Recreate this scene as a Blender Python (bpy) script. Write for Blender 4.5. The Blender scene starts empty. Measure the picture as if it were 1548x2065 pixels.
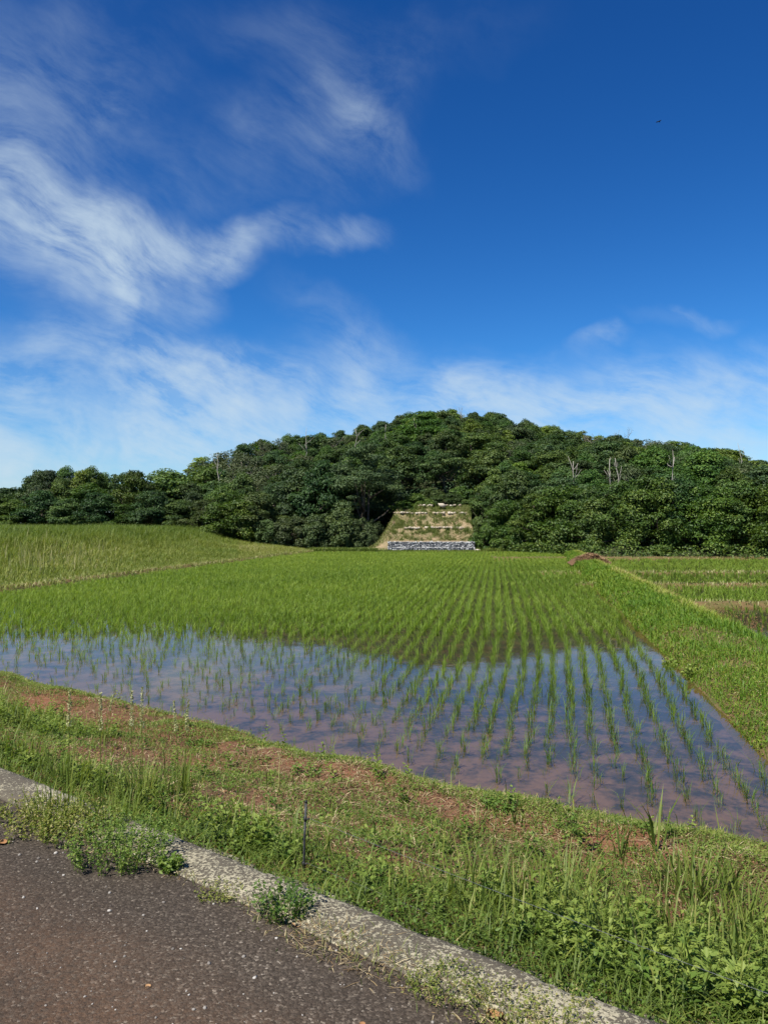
import bpy, math
import numpy as np
from mathutils import Vector

scene = bpy.context.scene
col = scene.collection

# ------------------------------------------------------------------ camera
FPX, CX, CY, HOR = 1551.0, 774.0, 1032.5, 1057.0
CAMZ = 2.6
cam_d = bpy.data.cameras.new("camera")
cam = bpy.data.objects.new("camera", cam_d)
col.objects.link(cam)
cam.location = (0, 0, CAMZ)
cam.rotation_euler = (math.radians(90) + math.atan((HOR - CY) / FPX), 0, 0)
cam_d.sensor_fit = 'VERTICAL'
cam_d.sensor_height = 24.0
cam_d.lens = 24.0 * FPX / 2065.0
cam_d.clip_start = 0.05
cam_d.clip_end = 8000
scene.camera = cam

# ------------------------------------------------------------------ render settings
scene.view_settings.view_transform = 'Standard'
scene.view_settings.look = 'None'
scene.view_settings.exposure = 1.0
scene.view_settings.gamma = 1.0
scene.view_settings.use_curve_mapping = False
scene.cycles.max_bounces = 5
scene.cycles.diffuse_bounces = 2
scene.cycles.glossy_bounces = 3
scene.cycles.transmission_bounces = 4
scene.cycles.transparent_max_bounces = 8
scene.cycles.use_denoising = True
scene.cycles.adaptive_threshold = 0.02
scene.cycles.sample_clamp_indirect = 6.0

# ------------------------------------------------------------------ sun and sky
SUN_EL = math.radians(54)
SUN_AZ = math.radians(-140)          # compass-like angle from +Y, positive to +X
sd = Vector((math.sin(SUN_AZ) * math.cos(SUN_EL), math.cos(SUN_AZ) * math.cos(SUN_EL), math.sin(SUN_EL)))
sun_d = bpy.data.lights.new("sun", 'SUN')
sun_d.energy = 4.8
sun_d.angle = math.radians(0.53)
sun_d.color = (1.0, 0.945, 0.85)
sun = bpy.data.objects.new("sun", sun_d)
sun.rotation_euler = sd.to_track_quat('Z', 'Y').to_euler()
sun.location = sd * 60
col.objects.link(sun)


def nd(nt, t, **kw):
    n = nt.nodes.new(t)
    for k, v in kw.items():
        setattr(n, k, v)
    return n


def math_n(nt, op, a, b=None, c=None, clamp=False):
    n = nd(nt, 'ShaderNodeMath', operation=op, use_clamp=clamp)
    for i, v in enumerate((a, b, c)):
        if v is None:
            continue
        if isinstance(v, (int, float)):
            n.inputs[i].default_value = v
        else:
            nt.links.new(v, n.inputs[i])
    return n.outputs[0]


def ramp_n(nt, fac, stops, interp='LINEAR'):
    n = nd(nt, 'ShaderNodeValToRGB')
    cr = n.color_ramp
    cr.interpolation = interp
    while len(cr.elements) < len(stops):
        cr.elements.new(0.5)
    for e, (p, c) in zip(cr.elements, stops):
        e.position = p
        e.color = (*c, 1) if len(c) == 3 else c
    nt.links.new(fac, n.inputs[0])
    return n.outputs[0]


def noise_n(nt, vec, scale, detail=4, rough=0.5, dist=0.0, dims='3D'):
    n = nd(nt, 'ShaderNodeTexNoise', noise_dimensions=dims)
    n.inputs['Scale'].default_value = scale
    n.inputs['Detail'].default_value = detail
    n.inputs['Roughness'].default_value = rough
    n.inputs['Distortion'].default_value = dist
    if vec is not None:
        nt.links.new(vec, n.inputs['Vector'])
    return n


def maprange(nt, v, a, b, c=0.0, d=1.0, smooth=False):
    n = nd(nt, 'ShaderNodeMapRange', interpolation_type='SMOOTHSTEP' if smooth else 'LINEAR')
    n.clamp = True
    nt.links.new(v, n.inputs[0])
    for i, x in zip((1, 2, 3, 4), (a, b, c, d)):
        n.inputs[i].default_value = x
    return n.outputs[0]


def mixc(nt, fac, a, b, blend='MIX'):
    n = nd(nt, 'ShaderNodeMix', data_type='RGBA', blend_type=blend)
    for sock, v in ((n.inputs[0], fac), (n.inputs[6], a), (n.inputs[7], b)):
        if isinstance(v, (int, float)):
            sock.default_value = v
        elif isinstance(v, tuple):
            sock.default_value = (*v, 1)
        else:
            nt.links.new(v, sock)
    return n.outputs[2]


def px_dir(px, py):
    return (px - CX, FPX, HOR - py)


def az_el(px, py):
    x, y, z = px_dir(px, py)
    return math.atan2(x, y), math.atan2(z, math.hypot(x, y))


def build_world():
    w = bpy.data.worlds.new("World")
    scene.world = w
    w.use_nodes = True
    nt = w.node_tree
    nt.nodes.clear()
    L = nt.links
    sky = nd(nt, 'ShaderNodeTexSky', sky_type='NISHITA')
    sky.sun_disc = False
    sky.sun_elevation = SUN_EL
    sky.sun_rotation = SUN_AZ
    sky.altitude = 0
    sky.air_density = 1.0
    sky.dust_density = 0.25
    sky.ozone_density = 4.0
    # deepen the blue the way the camera rendered it
    sc_ = nd(nt, 'ShaderNodeSeparateColor')
    L.new(sky.outputs[0], sc_.inputs[0])
    cc_ = nd(nt, 'ShaderNodeCombineColor')
    for k, (gain, pw) in enumerate(((.14, 2.0), (.435, 1.5), (.79, 1.3))):
        L.new(math_n(nt, 'MULTIPLY', math_n(nt, 'POWER', sc_.outputs[k], pw), gain), cc_.inputs[k])
    bg = nd(nt, 'ShaderNodeBackground')
    bg.inputs[1].default_value = SKY_STR
    L.new(cc_.outputs[0], bg.inputs[0])
    # cirrus, laid out by compass direction and height above the horizon
    tc = nd(nt, 'ShaderNodeTexCoord')
    sep = nd(nt, 'ShaderNodeSeparateXYZ')
    L.new(tc.outputs['Generated'], sep.inputs[0])
    az = math_n(nt, 'ARCTAN2', sep.outputs[0], sep.outputs[1])
    el = math_n(nt, 'ARCSINE', sep.outputs[2])
    cv = nd(nt, 'ShaderNodeCombineXYZ')
    L.new(az, cv.inputs[0])
    L.new(el, cv.inputs[1])
    base = cv.outputs[0]

    def warp(vec, scale, amt, det, seed, dims='2D'):
        mp = nd(nt, 'ShaderNodeVectorMath', operation='ADD')
        mp.inputs[1].default_value = (seed, seed * 1.7, seed * .3)
        L.new(vec, mp.inputs[0])
        n = noise_n(nt, mp.outputs[0], scale, det, 0.55, 0.0, dims)
        s = nd(nt, 'ShaderNodeVectorMath', operation='SUBTRACT')
        L.new(n.outputs['Color'], s.inputs[0])
        s.inputs[1].default_value = (.5, .5, .5)
        m = nd(nt, 'ShaderNodeVectorMath', operation='SCALE')
        L.new(s.outputs[0], m.inputs[0])
        m.inputs['Scale'].default_value = amt
        a = nd(nt, 'ShaderNodeVectorMath', operation='ADD')
        L.new(vec, a.inputs[0])
        L.new(m.outputs[0], a.inputs[1])
        return a.outputs[0]

    w1 = warp(base, 3.2, 0.10, 2, 3.1)
    w2 = warp(w1, 9.0, 0.06, 4, 7.7)
    w3 = warp(w1, 6.0, 0.03, 2, 4.4)
    sw = nd(nt, 'ShaderNodeSeparateXYZ')
    L.new(w2, sw.inputs[0])
    cw = nd(nt, 'ShaderNodeCombineXYZ')
    L.new(sw.outputs[0], cw.inputs[0])
    L.new(sw.outputs[1], cw.inputs[1])
    cw.inputs[2].default_value = 1.0
    total = None
    for (px, py, hl, hw, ang, wt) in CLOUDS:
        a, e = az_el(px, py)
        ca, sa = math.cos(math.radians(ang)), math.sin(math.radians(ang))
        uv = []
        for (vx, vy, ln) in ((ca, sa, hl / FPX), (-sa, ca, hw / FPX)):
            dt = nd(nt, 'ShaderNodeVectorMath', operation='DOT_PRODUCT')
            dt.inputs[1].default_value = (vx / ln, vy / ln, -(vx * a + vy * e) / ln)
            L.new(cw.outputs[0], dt.inputs[0])
            uv.append(dt.outputs['Value'])
        d2 = math_n(nt, 'MULTIPLY_ADD', uv[0], uv[0], math_n(nt, 'MULTIPLY', uv[1], uv[1]))
        g = math_n(nt, 'SUBTRACT', 1.0, d2, clamp=True)
        g = math_n(nt, 'MULTIPLY', g, g)
        total = math_n(nt, 'MULTIPLY_ADD', g, wt, 0.0 if total is None else total)
    # sky outside the view: the same scattered cirrus
    far = maprange(nt, math_n(nt, 'ABSOLUTE', az), 0.62, 1.0, 0.0, 1.0, True)
    hi = maprange(nt, el, 0.72, 0.95, 0.0, 1.0, True)
    out = math_n(nt, 'MAXIMUM', far, hi)
    gen = noise_n(nt, warp(tc.outputs['Generated'], 2.0, 0.5, 1, 1.2, '3D'), 1.6, 2, 0.5)
    gen = maprange(nt, gen.outputs['Fac'], 0.48, 0.75, 0.0, 0.8, True)
    total = math_n(nt, 'ADD', total, math_n(nt, 'MULTIPLY', gen, out))
    # fibres
    mp = nd(nt, 'ShaderNodeMapping', vector_type='TEXTURE')
    mp.inputs['Rotation'].default_value = (0, 0, math.radians(-20))
    mp.inputs['Scale'].default_value = (0.30, 0.11, 1)
    L.new(w3, mp.inputs['Vector'])
    f1 = noise_n(nt, mp.outputs[0], 2.2, 8, 0.66, 0.0, '2D')
    f1 = maprange(nt, f1.outputs['Fac'], 0.34, 0.69, 0.24, 1.38)
    f2 = noise_n(nt, w1, 6.0, 4, 0.6, 0.0, '2D')
    f2 = maprange(nt, f2.outputs['Fac'], 0.34, 0.66, 0.38, 1.2)
    dens = math_n(nt, 'MULTIPLY', math_n(nt, 'MULTIPLY', total, f1), f2)
    dens = math_n(nt, 'SUBTRACT', 1.0, math_n(nt, 'POWER', 2.718, math_n(nt, 'MULTIPLY', dens, -1.0)))
    dens = math_n(nt, 'MULTIPLY', dens, 0.9, clamp=True)
    cl = nd(nt, 'ShaderNodeBackground')
    cl.inputs[0].default_value = (*CLOUD_COL, 1)
    cl.inputs[1].default_value = CLOUD_STR
    mx = nd(nt, 'ShaderNodeMixShader')
    L.new(dens, mx.inputs[0])
    L.new(bg.outputs[0], mx.inputs[1])
    L.new(cl.outputs[0], mx.inputs[2])
    o = nd(nt, 'ShaderNodeOutputWorld')
    L.new(mx.outputs[0], o.inputs[0])


SKY_STR = 0.05
CLOUD_COL, CLOUD_STR = (0.72, 0.88, 1.0), 0.42
# (px, py, half length, half width, angle, weight) of each streak of cirrus
CLOUDS = [
    (100, 480, 360, 150, -14, 1.6), (300, 510, 330, 70, 8, 0.8), (205, 590, 45, 130, 0, 0.7),
    (560, 470, 280, 50, 10, 0.6), (90, 310, 380, 250, 20, 0.22), (60, 80, 400, 220, 0, 0.06),
    (640, 205, 280, 110, 12, 0.16), (740, 230, 190, 55, -35, 0.24), (500, 345, 400, 110, 10, 0.15),
    (720, 60, 500, 90, 0, 0.09), (150, 750, 720, 120, -3, 0.62), (480, 780, 380, 85, -6, 0.4),
    (330, 855, 500, 80, -2, 0.7), (60, 940, 640, 110, 0, 1.2), (870, 780, 400, 120, -12, 0.6),
    (1060, 840, 400, 130, 0, 0.6), (1400, 870, 460, 150, -8, 0.75), (1215, 700, 80, 36, 15, 0.45),
    (1360, 640, 140, 22, -6, 0.22), (800, 930, 1600, 180, 0, 0.55), (300, 800, 900, 150, -2, 0.15), (760, 685, 300, 75, -30, 0.2),
    (1500, 765, 260, 100, -10, 0.4),
]
build_world()

# ------------------------------------------------------------------ helpers
RNG = np.random.default_rng(11)


def rand(n, a=0.0, b=1.0):
    return RNG.random(n) * (b - a) + a


def sstep(x, a, b):
    t = np.clip((np.asarray(x, float) - a) / (b - a), 0, 1)
    return t * t * (3 - 2 * t)


_tab = np.random.default_rng(5).random((256, 256))


def vnoise(x, y):
    x = np.asarray(x, float)
    y = np.asarray(y, float)
    xi = np.floor(x).astype(int)
    yi = np.floor(y).astype(int)
    fx = x - xi
    fy = y - yi
    fx = fx * fx * (3 - 2 * fx)
    fy = fy * fy * (3 - 2 * fy)
    g = lambda a, b: _tab[a % 256, b % 256]
    return (g(xi, yi) * (1 - fx) * (1 - fy) + g(xi + 1, yi) * fx * (1 - fy)
            + g(xi, yi + 1) * (1 - fx) * fy + g(xi + 1, yi + 1) * fx * fy)


def fbm(x, y, o=4):
    s, a, t = 0, 0.5, 0
    for i in range(o):
        s = s + a * vnoise(np.asarray(x) * 2 ** i + 17.3 * i, np.asarray(y) * 2 ** i + 5.1 * i)
        t += a
        a *= .5
    return s / t


def tag(o, label=None, cat=None, group=None, kind=None):
    for k, v in (('label', label), ('category', cat), ('group', group), ('kind', kind)):
        if v:
            o[k] = v
    return o


def mesh_np(name, V, faces, mat, smooth=False, tint=None):
    """faces: list of int arrays (n,3) or (n,4)."""
    me = bpy.data.meshes.new(name)
    V = np.asarray(V, np.float32)
    me.vertices.add(len(V))
    me.vertices.foreach_set('co', V.ravel())
    idx = np.concatenate([np.asarray(f).ravel() for f in faces]).astype(np.int32)
    tot = np.concatenate([np.full(len(f), np.asarray(f).shape[1], np.int32) for f in faces])
    st = np.concatenate([[0], np.cumsum(tot)[:-1]]).astype(np.int32)
    me.loops.add(len(idx))
    me.loops.foreach_set('vertex_index', idx)
    me.polygons.add(len(tot))
    me.polygons.foreach_set('loop_start', st)
    me.polygons.foreach_set('loop_total', tot)
    if smooth:
        me.polygons.foreach_set('use_smooth', np.ones(len(tot), bool))
    me.update(calc_edges=True)
    if tint is not None:
        at = me.attributes.new('tint', 'FLOAT', 'POINT')
        at.data.foreach_set('value', np.asarray(tint, np.float32))
    for m in (mat if isinstance(mat, (list, tuple)) else [mat]):
        me.materials.append(m)
    return me


def obj(name, me, parent=None, loc=(0, 0, 0)):
    o = bpy.data.objects.new(name, me)
    o.location = loc
    col.objects.link(o)
    if parent is not None:
        o.parent = parent
    return o


class Buf:
    def __init__(self):
        self.V, self.F3, self.F4, self.T, self.n = [], [], [], [], 0

    def add(self, V, F3=None, F4=None, T=None):
        V = np.asarray(V, float).reshape(-1, 3)
        if F3 is not None and len(F3):
            self.F3.append(np.asarray(F3) + self.n)
        if F4 is not None and len(F4):
            self.F4.append(np.asarray(F4) + self.n)
        self.T.append(np.full(len(V), .5) if T is None else np.broadcast_to(np.asarray(T, float), (len(V),)))
        self.V.append(V)
        self.n += len(V)

    def mesh(self, name, mat, smooth=False):
        F = []
        if self.F3:
            F.append(np.concatenate(self.F3))
        if self.F4:
            F.append(np.concatenate(self.F4))
        return mesh_np(name, np.concatenate(self.V), F, mat, smooth, np.concatenate(self.T))


def blades(buf, P, h, w, yaw, lean, T, droop=0.0):
    """curved grass blades, three triangles each"""
    P = np.asarray(P, float)
    n = len(P)
    h, w, yaw, lean, T, droop = [np.broadcast_to(np.asarray(a, float), (n,)) for a in (h, w, yaw, lean, T, droop)]
    d = np.stack([np.cos(yaw), np.sin(yaw), np.zeros(n)], 1)
    s = np.stack([-np.sin(yaw), np.cos(yaw), np.zeros(n)], 1)
    up = np.array([0, 0, 1.0])
    L = (lean * h)[:, None]
    mid = P + d * L * .38 + up * (h * .58)[:, None]
    tip = P + d * L + up * (h * (1 - droop))[:, None]
    W = (w * .5)[:, None]
    V = np.stack([P - s * W * .7, P + s * W * .7, mid - s * W, mid + s * W, tip], 1).reshape(-1, 3)
    i = np.arange(n)[:, None] * 5
    F = np.concatenate([i + np.array([[0, 1, 3]]), i + np.array([[0, 3, 2]]), i + np.array([[2, 3, 4]])])
    buf.add(V, F3=F, T=np.repeat(T, 5))


def leaves(buf, P, N, size, T, asp=0.55, fold=0.18, spin=None):
    """folded rhombic leaves, two triangles each"""
    P = np.asarray(P, float)
    n = len(P)
    size, T = [np.broadcast_to(np.asarray(a, float), (n,)) for a in (size, T)]
    N = N / np.maximum(np.linalg.norm(N, axis=1, keepdims=True), 1e-6)
    R = RNG.normal(size=(n, 3)) if spin is None else spin
    A = R - N * (R * N).sum(1, keepdims=True)
    A /= np.maximum(np.linalg.norm(A, axis=1, keepdims=True), 1e-6)
    B = np.cross(N, A)
    S = size[:, None]
    V = np.stack([P - A * S * .5, P + B * S * asp * .5 + N * S * fold, P + A * S * .5, P - B * S * asp * .5 + N * S * fold],
                 1).reshape(-1, 3)
    i = np.arange(n)[:, None] * 4
    buf.add(V, F3=np.concatenate([i + np.array([[0, 2, 1]]), i + np.array([[0, 3, 2]])]), T=np.repeat(T, 4))


def scatter(buf, proto, P, yaw, sc, T=None, lean=None):
    """copy proto (V, F3, tint) to every point, joined"""
    V, F, t0 = proto
    P = np.asarray(P, float)
    n = len(P)
    yaw, sc = [np.broadcast_to(np.asarray(a, float), (n,)) for a in (yaw, sc)]
    c, s = np.cos(yaw)[:, None], np.sin(yaw)[:, None]
    X = V[None, :, 0] * c - V[None, :, 1] * s
    Y = V[None, :, 0] * s + V[None, :, 1] * c
    Z = np.broadcast_to(V[None, :, 2], X.shape)
    if lean is not None:
        X = X + Z * lean[:, :1]
        Y = Y + Z * lean[:, 1:]
    W = np.stack([X, Y, Z], 2) * sc[:, None, None] + P[:, None, :]
    FF = (F[None] + (np.arange(n) * len(V))[:, None, None]).reshape(-1, 3)
    tt = np.broadcast_to(t0[None], (n, len(V)))
    if T is not None:
        tt = tt + np.asarray(T)[:, None]
    buf.add(W.reshape(-1, 3), F3=FF, T=tt.ravel())


def proto_of(buf):
    return np.concatenate(buf.V), np.concatenate(buf.F3), np.concatenate(buf.T)


def tube(buf, pts, rad, sides=6, T=.5, cap=True):
    pts = np.asarray(pts, float)
    rad = np.broadcast_to(np.asarray(rad, float), (len(pts),))
    k = len(pts)
    tan = np.gradient(pts, axis=0)
    tan /= np.linalg.norm(tan, axis=1, keepdims=True)
    ref = np.array([0, 0, 1.0]) if abs(tan[0][2]) < .8 else np.array([1.0, 0, 0])
    a = np.cross(tan, ref)
    a /= np.linalg.norm(a, axis=1, keepdims=True)
    b = np.cross(tan, a)
    ang = np.arange(sides) / sides * 2 * np.pi
    V = pts[:, None] + rad[:, None, None] * (a[:, None] * np.cos(ang)[None, :, None] + b[:, None] * np.sin(ang)[None, :, None])
    F = []
    for i in range(k - 1):
        for j in range(sides):
            q = (j + 1) % sides
            F += [(i * sides + j, i * sides + q, (i + 1) * sides + q), (i * sides + j, (i + 1) * sides + q, (i + 1) * sides + j)]
    if cap:
        for j in range(1, sides - 1):
            F += [(0, j + 1, j), ((k - 1) * sides, (k - 1) * sides + j, (k - 1) * sides + j + 1)]
    buf.add(V.reshape(-1, 3), F3=np.array(F), T=T)


def grid(name, X, Y, Z, mat, smooth=True, keep=None):
    ny, nx = X.shape
    V = np.stack([X, Y, Z], 2).reshape(-1, 3)
    i = (np.arange(ny - 1)[:, None] * nx + np.arange(nx - 1)[None]).ravel()
    F = np.stack([i, i + 1, i + nx + 1, i + nx], 1)
    return mesh_np(name, V, [F], mat, smooth)


# ------------------------------------------------------------------ materials
def new_mat(name):
    m = bpy.data.materials.new(name)
    m.use_nodes = True
    nt = m.node_tree
    nt.nodes.clear()
    out = nd(nt, 'ShaderNodeOutputMaterial')
    return m, nt, out


def principled(nt, out, color, rough=.8, spec=.3, bump=None, bstr=.5, bdist=.02):
    p = nd(nt, 'ShaderNodeBsdfPrincipled')
    if isinstance(color, tuple):
        p.inputs['Base Color'].default_value = (*color, 1)
    else:
        nt.links.new(color, p.inputs['Base Color'])
    if isinstance(rough, (int, float)):
        p.inputs['Roughness'].default_value = rough
    else:
        nt.links.new(rough, p.inputs['Roughness'])
    p.inputs['Specular IOR Level'].default_value = spec
    if bump is not None:
        b = nd(nt, 'ShaderNodeBump')
        b.inputs['Strength'].default_value = bstr
        b.inputs['Distance'].default_value = bdist
        nt.links.new(bump, b.inputs['Height'])
        nt.links.new(b.outputs[0], p.inputs['Normal'])
    nt.links.new(p.outputs[0], out.inputs[0])
    return p


def geo_pos(nt):
    return nd(nt, 'ShaderNodeNewGeometry').outputs['Position']


def leaf_mat(name, stops, trans=.3, rough=.5, spec=.2, obj_var=0.0, patch=None, tcol=None):
    """foliage: tint attribute through a ramp, soft patches, light through the leaf"""
    m, nt, out = new_mat(name)
    at = nd(nt, 'ShaderNodeAttribute', attribute_name='tint')
    f = at.outputs['Fac']
    if patch:
        n = noise_n(nt, geo_pos(nt), patch[0], 3, .55)
        f = math_n(nt, 'ADD', f, maprange(nt, n.outputs['Fac'], .3, .7, -patch[1], patch[1]))
    c = ramp_n(nt, f, stops)
    if obj_var:
        oi = nd(nt, 'ShaderNodeObjectInfo')
        h = nd(nt, 'ShaderNodeHueSaturation')
        nt.links.new(c, h.inputs['Color'])
        nt.links.new(maprange(nt, oi.outputs['Random'], 0, 1, .5 - .014 * obj_var, .5 + .03 * obj_var), h.inputs['Hue'])
        r2 = math_n(nt, 'FRACT', math_n(nt, 'MULTIPLY', oi.outputs['Random'], 17.31))
        nt.links.new(maprange(nt, r2, 0, 1, 1 - .32 * obj_var, 1 + .38 * obj_var), h.inputs['Value'])
        r3 = math_n(nt, 'FRACT', math_n(nt, 'MULTIPLY', oi.outputs['Random'], 41.7))
        nt.links.new(maprange(nt, r3, 0, 1, 1 - .14 * obj_var, 1.08), h.inputs['Saturation'])
        c = h.outputs[0]
    p = nd(nt, 'ShaderNodeBsdfPrincipled')
    nt.links.new(c, p.inputs['Base Color'])
    p.inputs['Roughness'].default_value = rough
    p.inputs['Specular IOR Level'].default_value = spec
    t = nd(nt, 'ShaderNodeBsdfTranslucent')
    tc = mixc(nt, 1.0, c, tcol or (1.25, 1.3, .55), 'MULTIPLY')
    nt.links.new(tc, t.inputs[0])
    mx = nd(nt, 'ShaderNodeMixShader')
    mx.inputs[0].default_value = trans
    nt.links.new(p.outputs[0], mx.inputs[1])
    nt.links.new(t.outputs[0], mx.inputs[2])
    nt.links.new(mx.outputs[0], out.inputs[0])
    return m


M = {}


def mat_asphalt():
    m, nt, out = new_mat('asphalt')
    pos = geo_pos(nt)
    wob = noise_n(nt, pos, 120, 2, .5)
    wv = nd(nt, 'ShaderNodeVectorMath', operation='MULTIPLY_ADD')
    nt.links.new(wob.outputs['Color'], wv.inputs[0])
    wv.inputs[1].default_value = (.012, .012, .012)
    nt.links.new(pos, wv.inputs[2])
    v1 = nd(nt, 'ShaderNodeTexVoronoi', feature='F1')
    v1.inputs['Scale'].default_value = 120
    nt.links.new(wv.outputs[0], v1.inputs['Vector'])
    sepc = nd(nt, 'ShaderNodeSeparateColor')
    nt.links.new(v1.outputs['Color'], sepc.inputs[0])
    agg = ramp_n(nt, sepc.outputs[0], [(0, (.027, .021, .0155)), (.5, (.046, .0365, .0275)), (.85, (.070, .056, .043)),
                                       (.975, (.115, .095, .073)), (1, (.21, .18, .145))])
    n0 = noise_n(nt, pos, 260, 3, .6)
    c = mixc(nt, 1.0, agg, maprange(nt, n0.outputs['Fac'], .3, .7, .62, 1.25), 'MULTIPLY')
    n1 = noise_n(nt, pos, 1.3, 5, .6)
    brown = maprange(nt, n1.outputs['Fac'], .35, .65, 0, .6)
    # earth tracked onto the road, more of it away from the kerb
    sp = nd(nt, 'ShaderNodeSeparateXYZ')
    nt.links.new(pos, sp.inputs[0])
    tt = math_n(nt, 'ADD', math_n(nt, 'MULTIPLY', sp.outputs[0], .6026), math_n(nt, 'MULTIPLY', sp.outputs[1], .798))
    far = maprange(nt, tt, 1.9, 1.3, .06, 1.0, True)
    n3 = noise_n(nt, pos, 55, 3, .6)
    earth = math_n(nt, 'MULTIPLY', math_n(nt, 'ADD', brown, .35), far)
    earth = math_n(nt, 'MULTIPLY', earth, maprange(nt, n3.outputs['Fac'], .35, .62, .35, 1.1), clamp=True)
    c = mixc(nt, earth, c, (.108, .060, .034))
    n4 = noise_n(nt, pos, .5, 3, .5)
    c = mixc(nt, 1.0, c, maprange(nt, n4.outputs['Fac'], .35, .65, .68, 1.02), 'MULTIPLY')
    hgt = math_n(nt, 'ADD', math_n(nt, 'MULTIPLY', v1.outputs['Distance'], -.6), math_n(nt, 'MULTIPLY', n0.outputs['Fac'], .6))
    principled(nt, out, c, .9, .2, hgt, .6, .01)
    return m


def mat_kerb():
    m, nt, out = new_mat('weathered_concrete')
    pos = geo_pos(nt)
    n1 = noise_n(nt, pos, 74, 4, .64, .4)
    n2 = noise_n(nt, pos, 3.0, 4, .55)
    n3 = noise_n(nt, pos, 150, 2, .5)
    f = math_n(nt, 'ADD', n1.outputs['Fac'], math_n(nt, 'MULTIPLY', math_n(nt, 'SUBTRACT', n2.outputs['Fac'], .5), .55))
    patch = maprange(nt, f, .47, .555, 0, 1)
    pale = mixc(nt, n3.outputs['Fac'], (.20, .18, .125), (.34, .31, .22))
    dark = mixc(nt, n3.outputs['Fac'], (.045, .038, .028), (.105, .09, .066))
    c = mixc(nt, patch, dark, pale)
    principled(nt, out, c, .9, .2, math_n(nt, 'ADD', patch, math_n(nt, 'MULTIPLY', n3.outputs['Fac'], .6)), .6, .008)
    return m


def mat_soil(name, a, b, cc, scale=1.0, wet=None):
    m, nt, out = new_mat(name)
    pos = geo_pos(nt)
    n1 = noise_n(nt, pos, 1.1 * scale, 5, .6)
    n2 = noise_n(nt, pos, 18 * scale, 5, .65)
    n3 = noise_n(nt, pos, 70 * scale, 3, .6)
    c = mixc(nt, maprange(nt, n1.outputs['Fac'], .38, .62), a, b)
    c = mixc(nt, maprange(nt, n2.outputs['Fac'], .45, .68, 0, .8), c, cc)
    h = math_n(nt, 'ADD', n2.outputs['Fac'], math_n(nt, 'MULTIPLY', n3.outputs['Fac'], .5))
    principled(nt, out, c, .95, .15, h, .9, .03)
    return m


def mat_water():
    m, nt, out = new_mat('paddy_water')
    pos = geo_pos(nt)
    n1 = noise_n(nt, pos, 1.6, 3, .5)
    n2 = noise_n(nt, pos, 9.0, 3, .5, .5)
    b = nd(nt, 'ShaderNodeBump')
    b.inputs['Strength'].default_value = .06
    b.inputs['Distance'].default_value = .02
    nt.links.new(math_n(nt, 'ADD', n1.outputs['Fac'], math_n(nt, 'MULTIPLY', n2.outputs['Fac'], .35)), b.inputs['Height'])
    fr = nd(nt, 'ShaderNodeFresnel')
    fr.inputs['IOR'].default_value = 1.52
    nt.links.new(b.outputs[0], fr.inputs['Normal'])
    tr = nd(nt, 'ShaderNodeBsdfTransparent')
    tr.inputs[0].default_value = (.90, .87, .82, 1)
    gl = nd(nt, 'ShaderNodeBsdfGlossy')
    gl.inputs['Roughness'].default_value = .025
    nt.links.new(b.outputs[0], gl.inputs['Normal'])
    mx = nd(nt, 'ShaderNodeMixShader')
    nt.links.new(fr.outputs[0], mx.inputs[0])
    nt.links.new(tr.outputs[0], mx.inputs[1])
    nt.links.new(gl.outputs[0], mx.inputs[2])
    nt.links.new(mx.outputs[0], out.inputs[0])
    return m


def mat_plain(name, c1, c2, scale=8, rough=.85, bump=.4, spec=.2):
    m, nt, out = new_mat(name)
    tc = nd(nt, 'ShaderNodeTexCoord').outputs['Object']
    n = noise_n(nt, tc, scale, 5, .6)
    c = mixc(nt, maprange(nt, n.outputs['Fac'], .35, .65), c1, c2)
    principled(nt, out, c, rough, spec, n.outputs['Fac'], bump, .02)
    return m


def mat_tint(name, stops, rough=.9, spec=.15):
    m, nt, out = new_mat(name)
    at = nd(nt, 'ShaderNodeAttribute', attribute_name='tint')
    principled(nt, out, ramp_n(nt, at.outputs['Fac'], stops), rough, spec)
    return m


M['asphalt'] = mat_asphalt()
M['kerb'] = mat_kerb()
M['verge_soil'] = mat_soil('verge_soil', (.150, .066, .036), (.088, .050, .028), (.175, .100, .056))
def mat_mud():
    m, nt, out = new_mat('paddy_mud')
    pos = geo_pos(nt)
    n1 = noise_n(nt, pos, 2.1, 6, .66, .3)
    n2 = noise_n(nt, pos, 11, 5, .65)
    sp = nd(nt, 'ShaderNodeSeparateXYZ')
    nt.links.new(pos, sp.inputs[0])
    tt = math_n(nt, 'ADD', math_n(nt, 'MULTIPLY', sp.outputs[0], .6026), math_n(nt, 'MULTIPLY', sp.outputs[1], .798))
    f = math_n(nt, 'ADD', n1.outputs['Fac'], math_n(nt, 'MULTIPLY', math_n(nt, 'SUBTRACT', n2.outputs['Fac'], .5), .45))
    f = math_n(nt, 'ADD', f, maprange(nt, tt, 6.0, 11.0, .10, -.10))
    k = maprange(nt, f, .36, .66, 0, 1, True)
    clay = mixc(nt, n2.outputs['Fac'], (.165, .110, .074), (.122, .086, .060))
    dark = mixc(nt, n2.outputs['Fac'], (.034, .038, .029), (.056, .050, .038))
    principled(nt, out, mixc(nt, k, dark, clay), .95, .1, n2.outputs['Fac'], .6, .03)
    return m


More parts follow.
